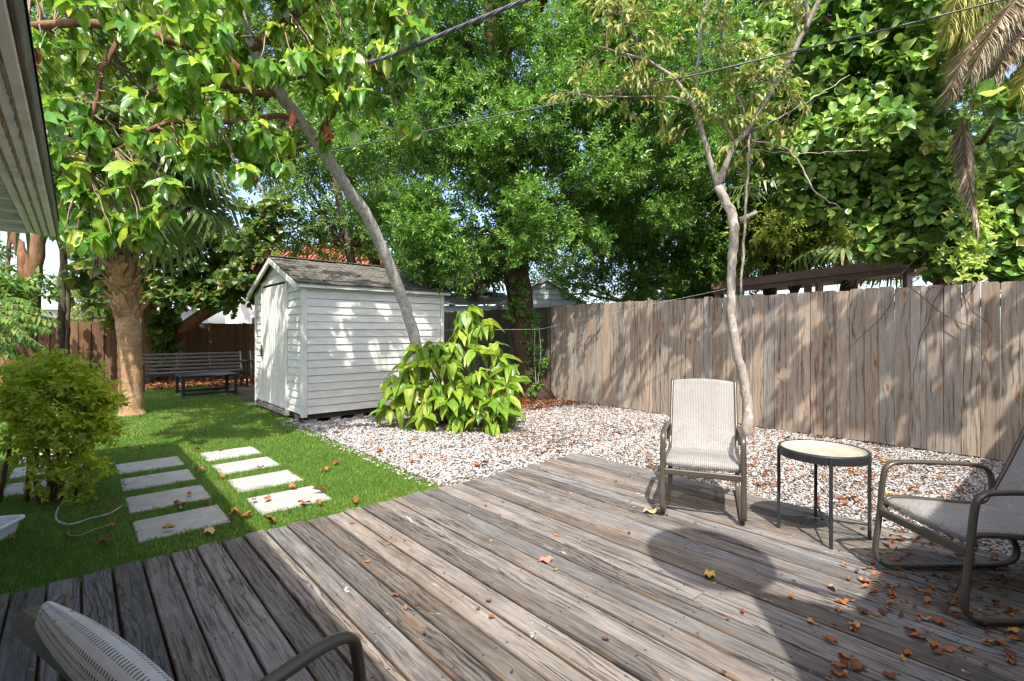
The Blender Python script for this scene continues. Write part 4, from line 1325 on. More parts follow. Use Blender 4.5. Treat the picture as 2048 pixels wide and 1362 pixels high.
# ---- 1. leaning large-leaved tree by the shed
lean_base = at(858, 800, 7.55); lean_base.z = -.02
lean = tree_root('leaning_tree', lean_base, 'leaning pale trunk tree with large drooping leaves over the shed')
tp = [lean_base, at(835, 690, 7.4), at(803, 592, 7.1), at(742, 440, 6.5), at(690, 372, 6.1), at(636, 285, 5.7), at(560, 190, 5.3), at(505, 100, 5.0), at(480, 20, 4.9), at(470, -90, 4.8)]
mb = MB()
trunk_pts, _ = smooth_tube(mb, tp, [.092, .084, .078, .074, .071, .066, .061, .054, .046, .036], 46, 14, .008, .16)
mb.tube([at(628, 268, 5.68), at(610, 262, 5.6), at(600, 240, 5.55)], [.06, .05, .03], 8)
mb.build('trunk', m_bark_lean, lean, smooth=True)
limbs = [([at(560, 190, 5.3), at(430, 105, 5.0), at(250, 50, 4.7), at(120, 40, 4.5), at(10, 60, 4.4)], [.06, .05, .045, .035, .025]),
         ([at(600, 240, 5.5), at(520, 232, 5.1), at(420, 250, 4.9), at(330, 240, 4.7), at(230, 300, 4.6)], [.035, .03, .025, .02, .012]),
         ([at(505, 100, 5.0), at(590, 20, 4.9), at(690, -30, 4.9), at(800, -20, 5.0)], [.05, .04, .03, .02]),
         ([at(250, 50, 4.7), at(205, 130, 4.6), at(190, 220, 4.6), at(170, 330, 4.6)], [.03, .022, .018, .01]),
         ([at(636, 285, 5.7), at(680, 200, 5.5), at(760, 130, 5.4), at(820, 70, 5.4)], [.04, .03, .02, .012]),
         ([at(560, 190, 5.3), at(460, 180, 5.0), at(360, 150, 4.8), at(300, 180, 4.6)], [.04, .03, .02, .01])]
for p, r in limbs:
    mb = MB(); smooth_tube(mb, p, r, 18, 7, .018)
    mb.build('branch', m_bark_red, lean, smooth=True)
def lean_region(px, py):
    if px < 110 and py > 330: return False
    if py > 340 and px > 350: return False
    if py > 270 and px > 560: return False
    if px > 640 and py > 300: return False
    if px > 700 and py > 150 and random.random() < .75: return False
    return True
ros = []
tries = 0
while len(ros) < 560 and tries < 12000:
    tries += 1
    px, py = random.uniform(40, 860), random.uniform(-120, 470)
    if not lean_region(px, py): continue
    tx_ = float(np.interp(py, [60, 100, 190, 285, 372], [490, 505, 560, 636, 690]))
    Y_ = random.uniform(4.35, 5.9)
    if py > 150 and abs(px - tx_) < 62 and Y_ < 5.9: continue
    ros.append(at(px, py, Y_))
for px, py, Y in [(250, 452, 4.75), (300, 455, 4.8), (225, 440, 4.7), (590, 262, 5.2), (545, 272, 5.1), (470, 268, 5.0), (130, 300, 4.5), (205, 240, 4.5), (120, 410, 4.6), (180, 400, 4.6), (640, 205, 5.5), (720, 225, 5.5),
                  (650, 260, 5.4), (150, 370, 4.6), (335, 300, 4.7), (270, 350, 4.7), (215, 330, 4.7), (390, 300, 4.8), (480, 490, 6.9), (510, 480, 7.0), (690, 190, 5.4), (560, 130, 5.0), (800, 130, 5.3), (820, 60, 5.3)]:
    ros.append(at(px, py, Y))
young = [at(*p) for p in ((245, 448, 4.72), (285, 462, 4.74), (590, 275, 5.1), (545, 280, 5.05), (470, 275, 4.95), (690, 95, 5.0), (640, 60, 4.95), (575, 60, 4.8), (520, 120, 4.75), (455, 110, 4.7), (400, 90, 4.65), (620, 130, 4.9), (130, 330, 4.5))]
C = np.array([tuple(p) for p in young])
D = nrm(rng.normal(size=C.shape) * np.array([.6, .6, .2]) + np.array([0, -.35, -.1]))
pos, ld, nn, s = spray_leaves(C, D, 10, .13, .185, droop=.6, spread=.8, upb=1.0, jit=.3)
leaf_parts(lean, pos, ld, nn + np.array([0, -.4, 0]), s, .56, TPL_BIG, leaf_mat('young_lime_leaf', G_PLANT, (.50, .62, .06), .42, .28, 'obj', spec=.55), m_plant_a, 300, 'young_leaf')
C = np.array([tuple(at(*p)) for p in ((505, 325, 5.0), (72, 85, 4.4), (585, 215, 5.1), (655, 250, 5.3), (110, 300, 4.6))])
pos, ld, nn, s = spray_leaves(C, np.tile([[0, -.2, -1.0]], (5, 1)), 4, .08, .17, droop=.9, spread=.25)
leaf_parts(lean, pos, ld, nn, s, .4, TPL_BIG, leaf_mat('dead_red_leaf', [(0, (.16, .05, .03)), (1, (.32, .13, .08))], (.4, .15, .08), .2, .6, 'obj'), m_litter, 300, 'dead_leaf')
C = np.array([tuple(p) for p in ros])
D = nrm(rng.normal(size=C.shape) * np.array([.7, .7, .3]) + np.array([0, -.25, -.15]))
pos, ld, nn, s = spray_leaves(C, D, 9, .14, .165, droop=.55, spread=.75, upb=1.0, jit=.35)
ok = sunlit_ok(pos)
leaf_parts(lean, pos[ok], ld[ok], nn[ok], s[ok], .52, TPL_BIG, m_big_o, m_big_a)
mb = MB()
allp = [q for p, r in limbs for q in chaikin(p, 2)] + trunk_pts[18:]
for p in ros:
    src = min(allp, key=lambda q: (q - p).length)
    if (src - p).length < 1.7: twigs_to(mb, src, p, .009, .004)
tag(mb.build('twigs', m_twig, lean), kind='stuff')

# ---- 2. the big oak-like tree behind the plant
oak_b = Vector((.42, 9.75, 0))
oak = tree_root('oak_tree', oak_b, 'big dense small-leaved tree with dark red brown trunk at the fence corner')
mb = MB()
smooth_tube(mb, [(.47, 9.7, -.05), (.42, 9.72, .3), at(1052, 700, 9.75), at(1040, 600, 9.75), at(1028, 520, 9.75), at(1018, 400, 9.8), at(1005, 250, 9.9), at(1000, 120, 10.0), at(985, 40, 10.1), at(960, -120, 10.2)],
            [.40, .31, .27, .25, .255, .22, .2, .2, .16, .12], 36, 14, .012, .10)
mb.build('trunk', m_bark_oak, oak, smooth=True)
for p, r in [([at(1010, 340, 9.8), at(1080, 280, 9.5), at(1130, 232, 9.2), at(1200, 160, 9.0), at(1260, 90, 8.8), at(1330, -20, 8.6)], [.13, .14, .14, .12, .1, .07]),
             ([at(1000, 110, 10), at(1060, 50, 9.9), at(1110, -40, 9.7)], [.13, .11, .08]),
             ([at(1015, 380, 9.8), at(940, 320, 9.4), at(850, 290, 9.0), at(760, 250, 8.8)], [.08, .065, .05, .03]),
             ([at(1018, 420, 9.8), at(1110, 400, 9.4), at(1220, 350, 9.2), at(1330, 330, 9.2)], [.07, .055, .045, .03]),
             ([at(1025, 480, 9.75), at(960, 450, 9.2), at(890, 470, 8.7), at(850, 520, 8.4)], [.05, .04, .03, .02]),
             ([at(1000, 150, 10), at(900, 60, 9.6), at(800, 20, 9.4)], [.09, .07, .04])]:
    mb = MB(); smooth_tube(mb, p, r, 18, 8, .02, .12)
    mb.build('branch', m_bark_oak, oak, smooth=True)
def oak_region(px, py):
    if py > 470 and not (830 < px < 1150): return False
    if py > 540 and (px < 850 or px > 1130): return False
    if py > 500 and px > 1060: return False
    if 995 < px < 1080 and py > 545: return False
    if px < 760 and py > 430: return False
    if px > 1340 and py > 380: return False
    return True
cl = clumps_px(190, (690, -140, 1460, 560), (7.9, 10.8), (.34, .58), oak_region, .22)
cl += [(at(x, y, Y), Vector((.42, .4, .34))) for x, y, Y in [(870, 520, 8.3), (905, 545, 8.6), (1060, 490, 8.9), (960, 500, 8.8), (1110, 460, 9.0), (880, 470, 8.2), (1085, 450, 9.2), (1180, 470, 9.1), (820, 420, 8.3), (1005, 220, 8.7), (1015, 290, 8.7), (1000, 360, 8.7), (1030, 420, 8.8), (985, 150, 8.8), (1040, 330, 8.7), (970, 280, 8.7), (1010, 90, 8.9), (960, 420, 8.6), (1110, 300, 8.8), (1060, 180, 8.8)]]
crown('crown', oak, m_oak, cl, 74, 13, .22, .088, .44, droop=.05, spread=.9)
# leafy shoots and creeper on the trunk
cl = [(at(x, y, 9.45), Vector((.16, .12, .22))) for x, y in [(1035, 600), (1060, 640), (1065, 680), (1045, 560), (1070, 740), (1060, 770), (1030, 620), (1075, 710)]]
crown('creeper', oak, m_oak, cl, 28, 10, .12, .06, .5, droop=.3)

# ---- 3. slim branching tree in front of the pine fence
slim_b = Vector((2.98, 6.27, 0))
slim = tree_root('slim_tree', slim_b, 'slim pale forked tree with sparse yellowish leaves before the pine fence')
SY_ = 6.27
mb = MB()
smooth_tube(mb, [(2.98, 6.27, -.03), at(1497, 820, SY_), at(1488, 760, SY_), at(1470, 690, SY_), at(1461, 610, SY_), at(1464, 520, SY_), at(1470, 440, SY_), at(1452, 405, SY_), at(1436, 372, SY_)],
            [.078, .065, .057, .053, .051, .055, .063, .055, .05], 40, 12, .009, .14)
smooth_tube(mb, [at(1480, 440, SY_), at(1498, 432, SY_), at(1512, 424, SY_)], [.04, .03, .028], 5, 7)
mb.build('trunk', m_bark_slim, slim, smooth=True)
sb = [([at(1436, 375, 6.27), at(1415, 310, 6.25), at(1402, 250, 6.2), at(1388, 205, 6.15), at(1345, 155, 6.0), at(1290, 118, 5.8), at(1240, 104, 5.7), at(1190, 92, 5.6)], [.055, .05, .045, .045, .035, .025, .018, .010]),
      ([at(1436, 375, 6.27), at(1455, 320, 6.25), at(1470, 285, 6.2), at(1500, 258, 6.15), at(1540, 185, 6.0), at(1585, 110, 5.9), at(1615, 50, 5.8), at(1645, -10, 5.7), at(1690, -80, 5.6)], [.06, .055, .055, .055, .05, .045, .04, .035, .03]),
      ([at(1482, 590, 6.22), at(1488, 480, 6.2), at(1494, 380, 6.18), at(1500, 268, 6.12)], [.022, .022, .02, .018]),
      ([at(1390, 205, 6.15), at(1392, 150, 6.05), at(1402, 80, 5.9), at(1412, 10, 5.8), at(1420, -60, 5.7)], [.03, .028, .024, .02, .012]),
      ([at(1612, 60, 5.8), at(1614, 10, 5.7), at(1610, -60, 5.6)], [.03, .03, .025]),
      ([at(1500, 258, 6.15), at(1470, 180, 6.0), at(1445, 90, 5.9), at(1435, 20, 5.8)], [.022, .018, .014, .008]),
      ([at(1470, 285, 6.2), at(1440, 240, 6.1), at(1405, 215, 6.0)], [.025, .018, .012]),
      ([at(1502, 282, 6.15), at(1560, 290, 6.0), at(1600, 320, 5.95), at(1625, 385, 5.9), at(1680, 415, 5.9)], [.02, .017, .015, .012, .006]),
      ([at(1500, 262, 6.15), at(1560, 235, 6.0), at(1620, 200, 5.9), at(1700, 150, 5.8)], [.016, .013, .01, .006]),
      ([at(1388, 205, 6.15), at(1330, 190, 6.0), at(1250, 195, 5.9), at(1160, 190, 5.8)], [.018, .015, .012, .006]),
      ([at(1402, 190, 6.1), at(1450, 175, 6.0), at(1560, 160, 5.9)], [.014, .01, .006]),
      ([at(1290, 118, 5.8), at(1265, 60, 5.7), at(1240, 20, 5.6)], [.016, .012, .006]),
      ([at(1500, 300, 6.15), at(1600, 308, 6.0), at(1740, 300, 5.9)], [.01, .008, .005])]
bp = []
for p, r in sb:
    mb = MB(); q, _ = smooth_tube(mb, p, [x * .72 for x in r], 20, 7, .012, .12)
    mb.build('branch', m_bark_slim, slim, smooth=True)
    bp += q[5:]
bp = [q for q in bp if q.z > CAM_H + (664 - 290) / FPX * q.y]
mb = MB(); tips = []
for i in range(180):
    a = random.choice(bp)
    d = Vector((random.gauss(0, .5), random.gauss(-.1, .35), random.gauss(.12, .4)))
    if d.length < .15: continue
    d = d.normalized() * random.uniform(.18, .5)
    b = a + d
    px = 1024 + b.x / b.y * FPX
    if px > 1600: continue
    if px < 1100: continue
    smooth_tube(mb, [a, a.lerp(b, .5) + Vector((0, 0, .04)), b], [.006, .004, .002], 5, 4, .01)
    tips.append((a.lerp(b, .45), d))
tag(mb.build('twigs', m_twig, slim), kind='stuff')
C = np.array([tuple(a) for a, d in tips]); D = np.array([tuple(d) for a, d in tips])
pos, ld, nn, s = spray_leaves(C, D, 11, .30, .118, droop=.75, spread=.55, jit=.5)
ok = sunlit_ok(pos)
leaf_parts(slim, pos[ok], ld[ok], nn[ok], s[ok], .36, TPL_MED, leaf_mat('pale_slim_leaf_single', G_SLIM, (.40, .44, .09), .42, .45, 'obj', gain=1.2), m_slim)

# ---- 4. thick round-leaved tree over the right end of the fence
clu_b = at(1900, 700, 7.4); clu_b.z = 0
clu = tree_root('round_leaf_tree', clu_b, 'glossy thick round-leaved tree hanging over the right end of the fence')
def clu_region(px, py):
    if px < 1560 and (py > 330 or py < 40): return False
    if px < 1640 and py < -20: return False
    if px < 1720 and py > 430 : return False
    if px < 1840 and py > 515: return False
    if px < 1600 and py < 230 and random.random() < .6: return False
    if px > 1890 and py < 270: return random.random() < .12
    if px > 1890 and 270 < py < 450: return random.random() < .6
    return True
def clu_depth(px): return float(np.interp(px, [1480, 1700, 1900, 2200], [7.7, 7.0, 6.3, 5.7]))
ros = []
while len(ros) < 1900:
    px, py = random.uniform(1490, 2200), random.uniform(-160, 555)
    if not clu_region(px, py): continue
    ros.append(at(px, py, clu_depth(px) + random.uniform(-.25, .9)))
for px, py in [(1945, 195), (1980, 205), (2005, 215), (2030, 230), (1960, 210), (2040, 245)]:
    ros.append(at(px, py, 4.9))
for px, py in [(1650, 250), (1690, 262), (1740, 240), (1780, 235), (1810, 232), (1720, 258), (1670, 240), (1600, 275), (1760, 262)]:
    for k in range(4): ros.append(at(px + random.uniform(-22, 22), py + random.uniform(-18, 18), clu_depth(px) - random.uniform(.35, .7)))
C = np.array([tuple(p) for p in ros])
D = nrm(rng.normal(size=C.shape) * .6 + np.array([-.2, -.55, .2]))
pos, ld, nn, s = spray_leaves(C, D, 6, .07, .175, droop=.12, spread=1.0, jit=.45)
nn = nn + np.array([-.1, -.9, .5])
ok = sunlit_ok(pos) | (pos[:, 1] < 5.2)
leaf_parts(clu, pos[ok], ld[ok], nn[ok], s[ok], .64, TPL_OBO, m_clu_o, m_clu_a)
mb = MB()
for p, r in [([clu_b, at(1890, 560, 7.3), at(1870, 400, 7.2), at(1830, 250, 7.1), at(1800, 80, 7.1), at(1790, -80, 7.1)], [.13, .12, .1, .085, .07, .05]),
             ([at(1870, 400, 7.2), at(1800, 330, 7.0), at(1720, 290, 6.9), at(1620, 270, 7.0), at(1550, 275, 7.2)], [.06, .05, .035, .025, .012]),
             ([at(1880, 480, 7.2), at(1820, 440, 7.0), at(1750, 420, 7.0), at(1690, 410, 7.1)], [.05, .035, .025, .015]),
             ([at(1845, 300, 7.1), at(1760, 180, 7.0), at(1700, 80, 7.0), at(1640, 30, 7.1)], [.055, .04, .03, .02]),
             ([at(1880, 520, 7.2), at(1960, 480, 6.7), at(2050, 470, 6.3)], [.05, .04, .03]),
             ([at(1860, 380, 7.2), at(1960, 290, 6.0), at(2000, 230, 5.2), at(2060, 240, 4.8)], [.04, .03, .02, .015])]:
    b_ = MB(); smooth_tube(b_, p, r, 16, 7, .02)
    b_.build('branch' if len(mb.v) or p[0] != clu_b else 'trunk', m_bark_red, clu, smooth=True)
for p in ros[::3]:
    q = p + Vector((random.uniform(-.1, .25), random.uniform(.15, .45), random.uniform(-.3, .1)))
    twigs_to(mb, q, p, .007, .004)
tag(mb.build('twigs', m_twig, clu), kind='stuff')
# overhanging boughs of the same kind above the frame that throw the dapples on the fence
def dapple(n, rad, per, vr, zr, ur):
    out = []
    for i in range(n):
        u_ = random.uniform(*ur); zf = random.uniform(*zr)
        p = yard(7.0, u_, zf)
        t = random.uniform(2.6, 3.6)
        q = p - LDIR * (t / -LDIR.z)
        out.append((q, Vector((rad, rad, rad * .6))))
    return out
cl = dapple(64, .34, 0, None, (.2, 1.8), (-.2, 5.2))
cl = [c for c in cl if (CAM_H + .70 * c[0].y) < c[0].z or c[0].x / c[0].y > 1.02 or True]
pos, ld, nn, s = crown_arrays(cl, 7, 6, .07, .135, droop=.12, spread=1.0)
pos_ok = (pos[:, 2] - CAM_H) / pos[:, 1] > .70
me = cloud_mesh('overhang', TPL_OBO, pos[pos_ok], frames(ld, nn)[pos_ok], np.stack([s * .6, s, s], -1)[pos_ok], m_clu_a, rng.random(pos_ok.sum()), True)
tag(inst('overhang', me, clu), kind='stuff')

# creeper with pale leaflets on that tree
cr = empty('creeper_vine', at(1930, 560, 5.6), 0, 'pale green creeper with small leaflets trailing over the fence top', 'vine')
mb = MB(); C = []
for path_ in ([(1915, 295, 6.1), (1935, 340, 6.0), (1925, 400, 5.9), (1950, 460, 5.8), (1930, 520, 5.6)], [(1880, 300, 6.2), (1905, 380, 6.0), (1900, 450, 5.9), (1880, 510, 5.7)], [(1960, 430, 5.7), (1940, 490, 5.6), (1900, 530, 5.5), (1920, 555, 5.4)]):
    q, _ = smooth_tube(mb, [at(*p) for p in path_], [.005, .004, .003], 14, 4, .02)
    for w in q:
        for k in range(3): C.append(tuple(w + Vector((random.uniform(-.12, .12), random.uniform(-.2, 0), random.uniform(-.08, .08)))))
mb.build('stem', m_twig, cr)
C = np.array(C)
pos, ld, nn, s = spray_leaves(C, nrm(rng.normal(size=C.shape) + np.array([0, -1, 0])), 6, .03, .075, droop=.2, spread=1.2)
nn += np.array([0, -.8, 0])
me = cloud_mesh('leaflets', TPL_MED, pos, frames(ld, nn), np.stack([s * .5, s, s], -1), leaf_mat('creeper_leaf', [(0, (.10, .22, .03)), (1, (.26, .38, .07))], (.4, .6, .08), .4), rng.random(len(pos)))
tag(inst('leaflets', me, cr), kind='stuff')

# bare vine stems on the fence
dv = empty('dry_vine', yard(6.98, 1.0), 0, 'bare brown vine stems climbing the right end of the pine fence', 'vine')
mb = MB()
for i in range(9):
    u0 = random.uniform(-.1, 1.3); z = 1.86
    p = [yard(6.99, u0, z)]
    dirz, diru = random.uniform(-.10, -.02), random.uniform(-.10, .10)
    for k in range(random.randint(4, 10)):
        diru += random.uniform(-.05, .05); dirz += random.uniform(-.04, .025)
        q = p[-1]
        v_, u_ = to_yard(np.array(q))
        nz_ = max(.25, min(2.05, q.z + dirz))
        p.append(yard(6.975 - random.uniform(0, .05), u_ + diru, nz_))
    smooth_tube(mb, p, [.006, .005, .002], len(p) * 2, 5, .004)
mb.build('stem', m_bark_red, dv)

# ---- 5. palms
def strip_cloud(name, pos, d, n, L, w, mat, parent):
    sc = np.stack([w, L, L], -1)
    me = cloud_mesh(name, TPL_STRIP, pos, frames(d, n), sc, mat, rng.random(len(pos)))
    return inst(name, me, parent)

def fan_tpl(n=30, droop=.45, r=1.0):
    """a fan leaf: hub at origin, stalk towards -Y, blades over 250 degrees"""
    P, Dd, Nn, L = [], [], [], []
    for i in range(n):
        a = math.radians(-125 + 250 * i / (n - 1) + random.uniform(-2, 2))
        P.append((0, 0, 0)); Dd.append((math.sin(a), math.cos(a), random.uniform(-.06, .06))); Nn.append((0, 0, 1)); L.append(r * (.75 + .25 * math.cos(a)) * random.uniform(.9, 1.05))
    P, Dd, Nn, L = map(lambda q: np.array(q, float), (P, Dd, Nn, L))
    v = np.array([(-.1, 0, 0), (.1, 0, 0), (-.5, .45, .03), (.5, .45, .03), (-.38, .75, -.05), (.38, .75, -.05), (0, 1, -droop)], float)
    f = np.array([(0, 1, 3), (0, 3, 2), (2, 3, 5), (2, 5, 4), (4, 5, 6)], int)
    return (v, f), P, Dd, Nn, L
def fan_mesh(name, mat, r=1.0, n=28, droop=.4, stalk=.8, w=.085):
    t, P, Dd, Nn, L = fan_tpl(n, droop, r)
    sc = np.stack([np.full(len(L), w * r), L, L], -1)
    me = cloud_mesh(name, t, P, frames(Dd, Nn), sc, mat, rng.random(len(P)))
    return me
fan_g = [fan_mesh('frond', m_palm, .75, 30, dr) for dr in (.25, .45)]
fan_d = [fan_mesh('dead_frond', m_dead, .75, 24, dr, w=.05) for dr in (.35, .6)]

def fan_palm(root, c, n, rad, dead, gmeshes=fan_g, dmeshes=fan_d, lo=-.25, size=1.0, stalks=True):
    mb = MB()
    for i in range(n + dead):
        isd = i >= n
        a = i * 2.399 + random.uniform(-.3, .3)
        el = random.uniform(-1.45, -1.0) if isd else random.uniform(lo, 1.2)
        d = Vector((math.cos(a) * math.cos(el), math.sin(a) * math.cos(el), math.sin(el)))
        st = rad * random.uniform(.7, 1.05) * (.35 if isd else 1)
        hub = c + d * st + Vector((0, 0, -.12 * rad)) + (Vector((math.cos(a), math.sin(a), 0)) * .06 if isd else Vector((0, 0, 0)))
        fd = (d + Vector((0, 0, -.55 if not isd else -1.2))).normalized()
        n_ = Vector((math.cos(a), math.sin(a), .15)) if isd else Vector((-d.x * .4, -d.y * .4, 1))
        R = frames(np.array([tuple(fd)]), np.array([tuple(n_)]))[0]
        s = size * random.uniform(.8, 1.15) * (.55 if isd else 1)
        inst('dead_frond' if isd else 'frond', random.choice(dmeshes if isd else gmeshes), root, mat_from(R, hub, (s, s, s)))
        if stalks: mb.tube([c, c.lerp(hub, .5) + Vector((0, 0, .05)), hub], [.022, .014, .009], 5)
    if stalks: tag(mb.build('stalks', m_palm, root), kind='stuff')

pl_b = Vector((-6.04, 7.83, 0))
palm = tree_root('fan_palm', pl_b, 'stout fan palm with pale ringed trunk and shaggy top left of the shed')
mb = MB()
P = [(-6.04, 7.83, -.03), (-6.05, 7.83, .1), at(262, 780, 7.83), at(260, 720, 7.83), at(257, 650, 7.83), at(250, 590, 7.83), at(243, 530, 7.83), at(238, 470, 7.83), at(236, 430, 7.83)]
q, r = resample(chaikin(P, 1), list(np.interp(np.linspace(0, 1, 16), [0, .06, .15, .5, .7, .9, 1], [.22, .19, .165, .155, .17, .175, .15])) + [.17] * 2, 60)
r = [x * (1 + .02 * math.sin(i * 1.3 + 2 * math.sin(i * .37)) + random.uniform(-.025, .025)) for i, x in enumerate(r)]
mb.tube(q, r, 16, jit=.06)
mb.build('trunk', m_bark_palm, palm, smooth=True)
bm = MB()
bm.v = [(-.055, 0, -.02), (.055, 0, -.02), (.035, .06, .17), (-.035, .06, .17), (-.05, .03, -.02), (.05, .03, -.02), (.03, .085, .17), (-.03, .085, .17)]
bm.f = [(0, 1, 2, 3), (7, 6, 5, 4), (0, 4, 5, 1), (1, 5, 6, 2), (2, 6, 7, 3), (3, 7, 4, 0)]
boot = bm.mesh('leaf_base', m_palmboot)
for i in range(78):
    z = 1.50 + i * .0165
    k = np.argmin([abs(w.z - z) for w in q]); c = q[k]
    a = i * 2.399
    M = Matrix.Translation((c.x, c.y, z)) @ Matrix.Rotation(a, 4, 'Z') @ Matrix.Translation((0, r[k] * .86, 0)) @ Matrix.Rotation(random.uniform(-.65, .25), 4, 'X') @ Matrix.Rotation(random.uniform(-.7, .7), 4, 'Y') @ Matrix.Scale(random.uniform(.6, 1.15), 4)
    inst('leaf_base', boot, palm, M)
pc = Vector((-6.27, 7.83, 3.55))
fan_palm(palm, pc, 40, 1.3, 9, size=1.5, lo=-.15)
# hanging fibre skirt under the crown
n = 700
a = rng.random(n) * 6.28; zz = rng.uniform(2.65, 3.5, n)
pos = np.stack([pc.x + .2 * np.cos(a), pc.y + .2 * np.sin(a), zz], -1)
d = np.stack([np.cos(a) * .35, np.sin(a) * .35, -np.ones(n)], -1) + rng.normal(size=(n, 3)) * .14
sk = strip_cloud('skirt', pos, d, np.stack([np.cos(a), np.sin(a), np.full(n, .2)], -1), rng.uniform(.25, .6, n), np.full(n, .018), m_dead, palm)
tag(sk, kind='stuff')
# feather palm with dead fronds at the upper right
fp_b = at(2140, 700, 6.3); fp_b.z = 0
fp = tree_root('feather_palm', fp_b, 'palm with drooping dead yellow and brown fronds at upper right')
fc = at(2130, -70, 6.3)
mb = MB(); mb.tube([fp_b, fp_b + Vector((0, 0, 2.5)), fc], [.2, .17, .15], 10, jit=.08); mb.build('trunk', m_bark_dark, fp)
def feather(path_, mat, ll, root, name, n=70, w=.013, hang_=.8, fan=.9):
    pts = chaikin([at(*p) for p in path_], 3)
    q, r_ = resample(pts, list(np.linspace(.02, .005, len(pts))), n)
    m_ = MB(); m_.tube(q, r_, 5)
    fr = m_.build(name, mat, root)
    P, Dd, Nn, L = [], [], [], []
    for i in range(4, n):
        t = (q[min(i + 1, n - 1)] - q[max(0, i - 1)]).normalized()
        sd = t.cross(Vector((0, 0, 1)))
        sd = sd.normalized() if sd.length > .1 else Vector((1, 0, 0))
        for s in (-1, 1):
            for k in range(4):
                P.append(tuple(q[i])); dd = sd * s * fan * random.uniform(.4, 1.1) + t * random.uniform(.5, .9) + Vector((0, 0, -hang_ * random.uniform(.5, 1.2)))
                Dd.append(tuple(dd.normalized())); Nn.append((random.gauss(0, .5), -1 + random.gauss(0, .4), .4)); L.append(ll * random.uniform(.75, 1.15) * (1 - .45 * (i / n) ** 2))
    P, Dd, Nn, L = map(lambda z_: np.array(z_, float), (P, Dd, Nn, L))
    tag(strip_cloud('leaflets', P, Dd, Nn, L, np.full(len(L), w), mat, fr), kind='stuff')
feather([(2130, -70, 6.3), (2060, -60, 6.0), (1990, -30, 5.8), (1935, 30, 5.7), (1910, 110, 5.7)], m_deady, .52, fp, 'frond', 80)
feather([(2130, -60, 6.1), (2060, -20, 5.6), (1990, 30, 5.4), (1935, 100, 5.3), (1905, 175, 5.3)], m_dead, .48, fp, 'dead_frond', 90)
feather([(2140, -50, 6.0), (2090, 10, 5.5), (2030, 60, 5.2), (1985, 120, 5.1), (1960, 190, 5.1)], m_dead, .46, fp, 'dead_frond', 90)
feather([(2170, -60, 5.9), (2130, 0, 5.3), (2075, 40, 5.0), (2020, 95, 4.9), (1990, 150, 4.9)], m_dead, .42, fp, 'dead_frond', 90)
feather([(2150, -80, 5.6), (2100, -60, 5.1), (2040, -10, 4.8), (1985, 60, 4.7), (1945, 140, 4.7)], m_dead, .44, fp, 'dead_frond', 90)
feather([(2160, -30, 5.5), (2120, 60, 5.0), (2075, 120, 4.8), (2040, 180, 4.75)], m_deady, .42, fp, 'frond', 80)
feather([(2120, -100, 6.0), (2020, -90, 5.6), (1950, -30, 5.5), (1925, 50, 5.5)], m_deady, .55, fp, 'frond', 90)
feather([(2130, -90, 6.2), (2050, -110, 5.9), (1970, -80, 5.7), (1915, -10, 5.6), (1895, 60, 5.6)], m_deady, .5, fp, 'frond', 80)
feather([(2150, -40, 6.0), (2110, 40, 5.6), (2070, 110, 5.4), (2050, 190, 5.3)], m_deady, .46, fp, 'frond', 80)
feather([(1925, 235, 5.9), (1930, 300, 5.6), (1940, 370, 5.5), (1958, 455, 5.45)], m_dead, .30, fp, 'dead_frond', 70, .016, .9, .45)
feather([(1935, 240, 6.2), (1935, 310, 5.95), (1948, 380, 5.85), (1960, 430, 5.8)], m_deady, .24, fp, 'frond', 60, .016, .9, .4)

# ---- 6. plants behind the pine fence
bgp = [(1540, 400, 11.5, 14, 'green fan palm behind the slim tree', 1.35), (1430, 450, 12.5, 12, 'grey green fan palm behind the carport', 1.35), (1350, 560, 13.5, 10, 'small fan palm behind the middle of the fence', 1.3), (945, 535, 15.0, 12, 'fan palm behind the neighbour lean-to', 1.5), (1700, 500, 10.5, 10, 'fan palm with dead skirt behind the carport roof', 1.2)]
for (px, py, Y, nf, lab, sz) in bgp:
    c = at(px, py, Y)
    rt = tree_root('fan_palm', c, lab)
    m_ = MB(); m_.tube([(c.x, c.y, 0), (c.x, c.y, c.z * .5), (c.x, c.y, c.z)], [.18, .15, .14], 10, jit=.1); m_.build('trunk', m_bark_dark, rt)
    fan_palm(rt, c, nf, .9, 6, size=sz)

def mass_tree(name, label, base, trunk_r, clumps, mat, per, k, leaf, asp, bark=m_bark_dark, limbs_=4, tpl=TPL_TINY, tl=.3, **kw):
    rt = tree_root(name, base, label)
    cs = [c for c, r in clumps]
    top = sum(cs, Vector((0, 0, 0))) / len(cs)
    mb = MB()
    smooth_tube(mb, [Vector((base[0], base[1], -.05)), Vector((base[0], base[1], 0)).lerp(top, .5), top], [trunk_r, trunk_r * .8, trunk_r * .45], 16, 9, .03, .1)
    mb.build('trunk', bark, rt, smooth=True)
    mid = Vector((base[0], base[1], 0)).lerp(top, .6)
    for c in random.sample(cs, min(limbs_, len(cs))):
        m_ = MB(); smooth_tube(m_, [mid, mid.lerp(c, .5) + Vector((0, 0, .2)), c], [trunk_r * .4, trunk_r * .25, trunk_r * .1], 10, 6, .03)
        m_.build('branch', bark, rt, smooth=True)
    crown('crown', rt, mat, clumps, per, k, tl, leaf, asp, tpl, **kw)
    return rt
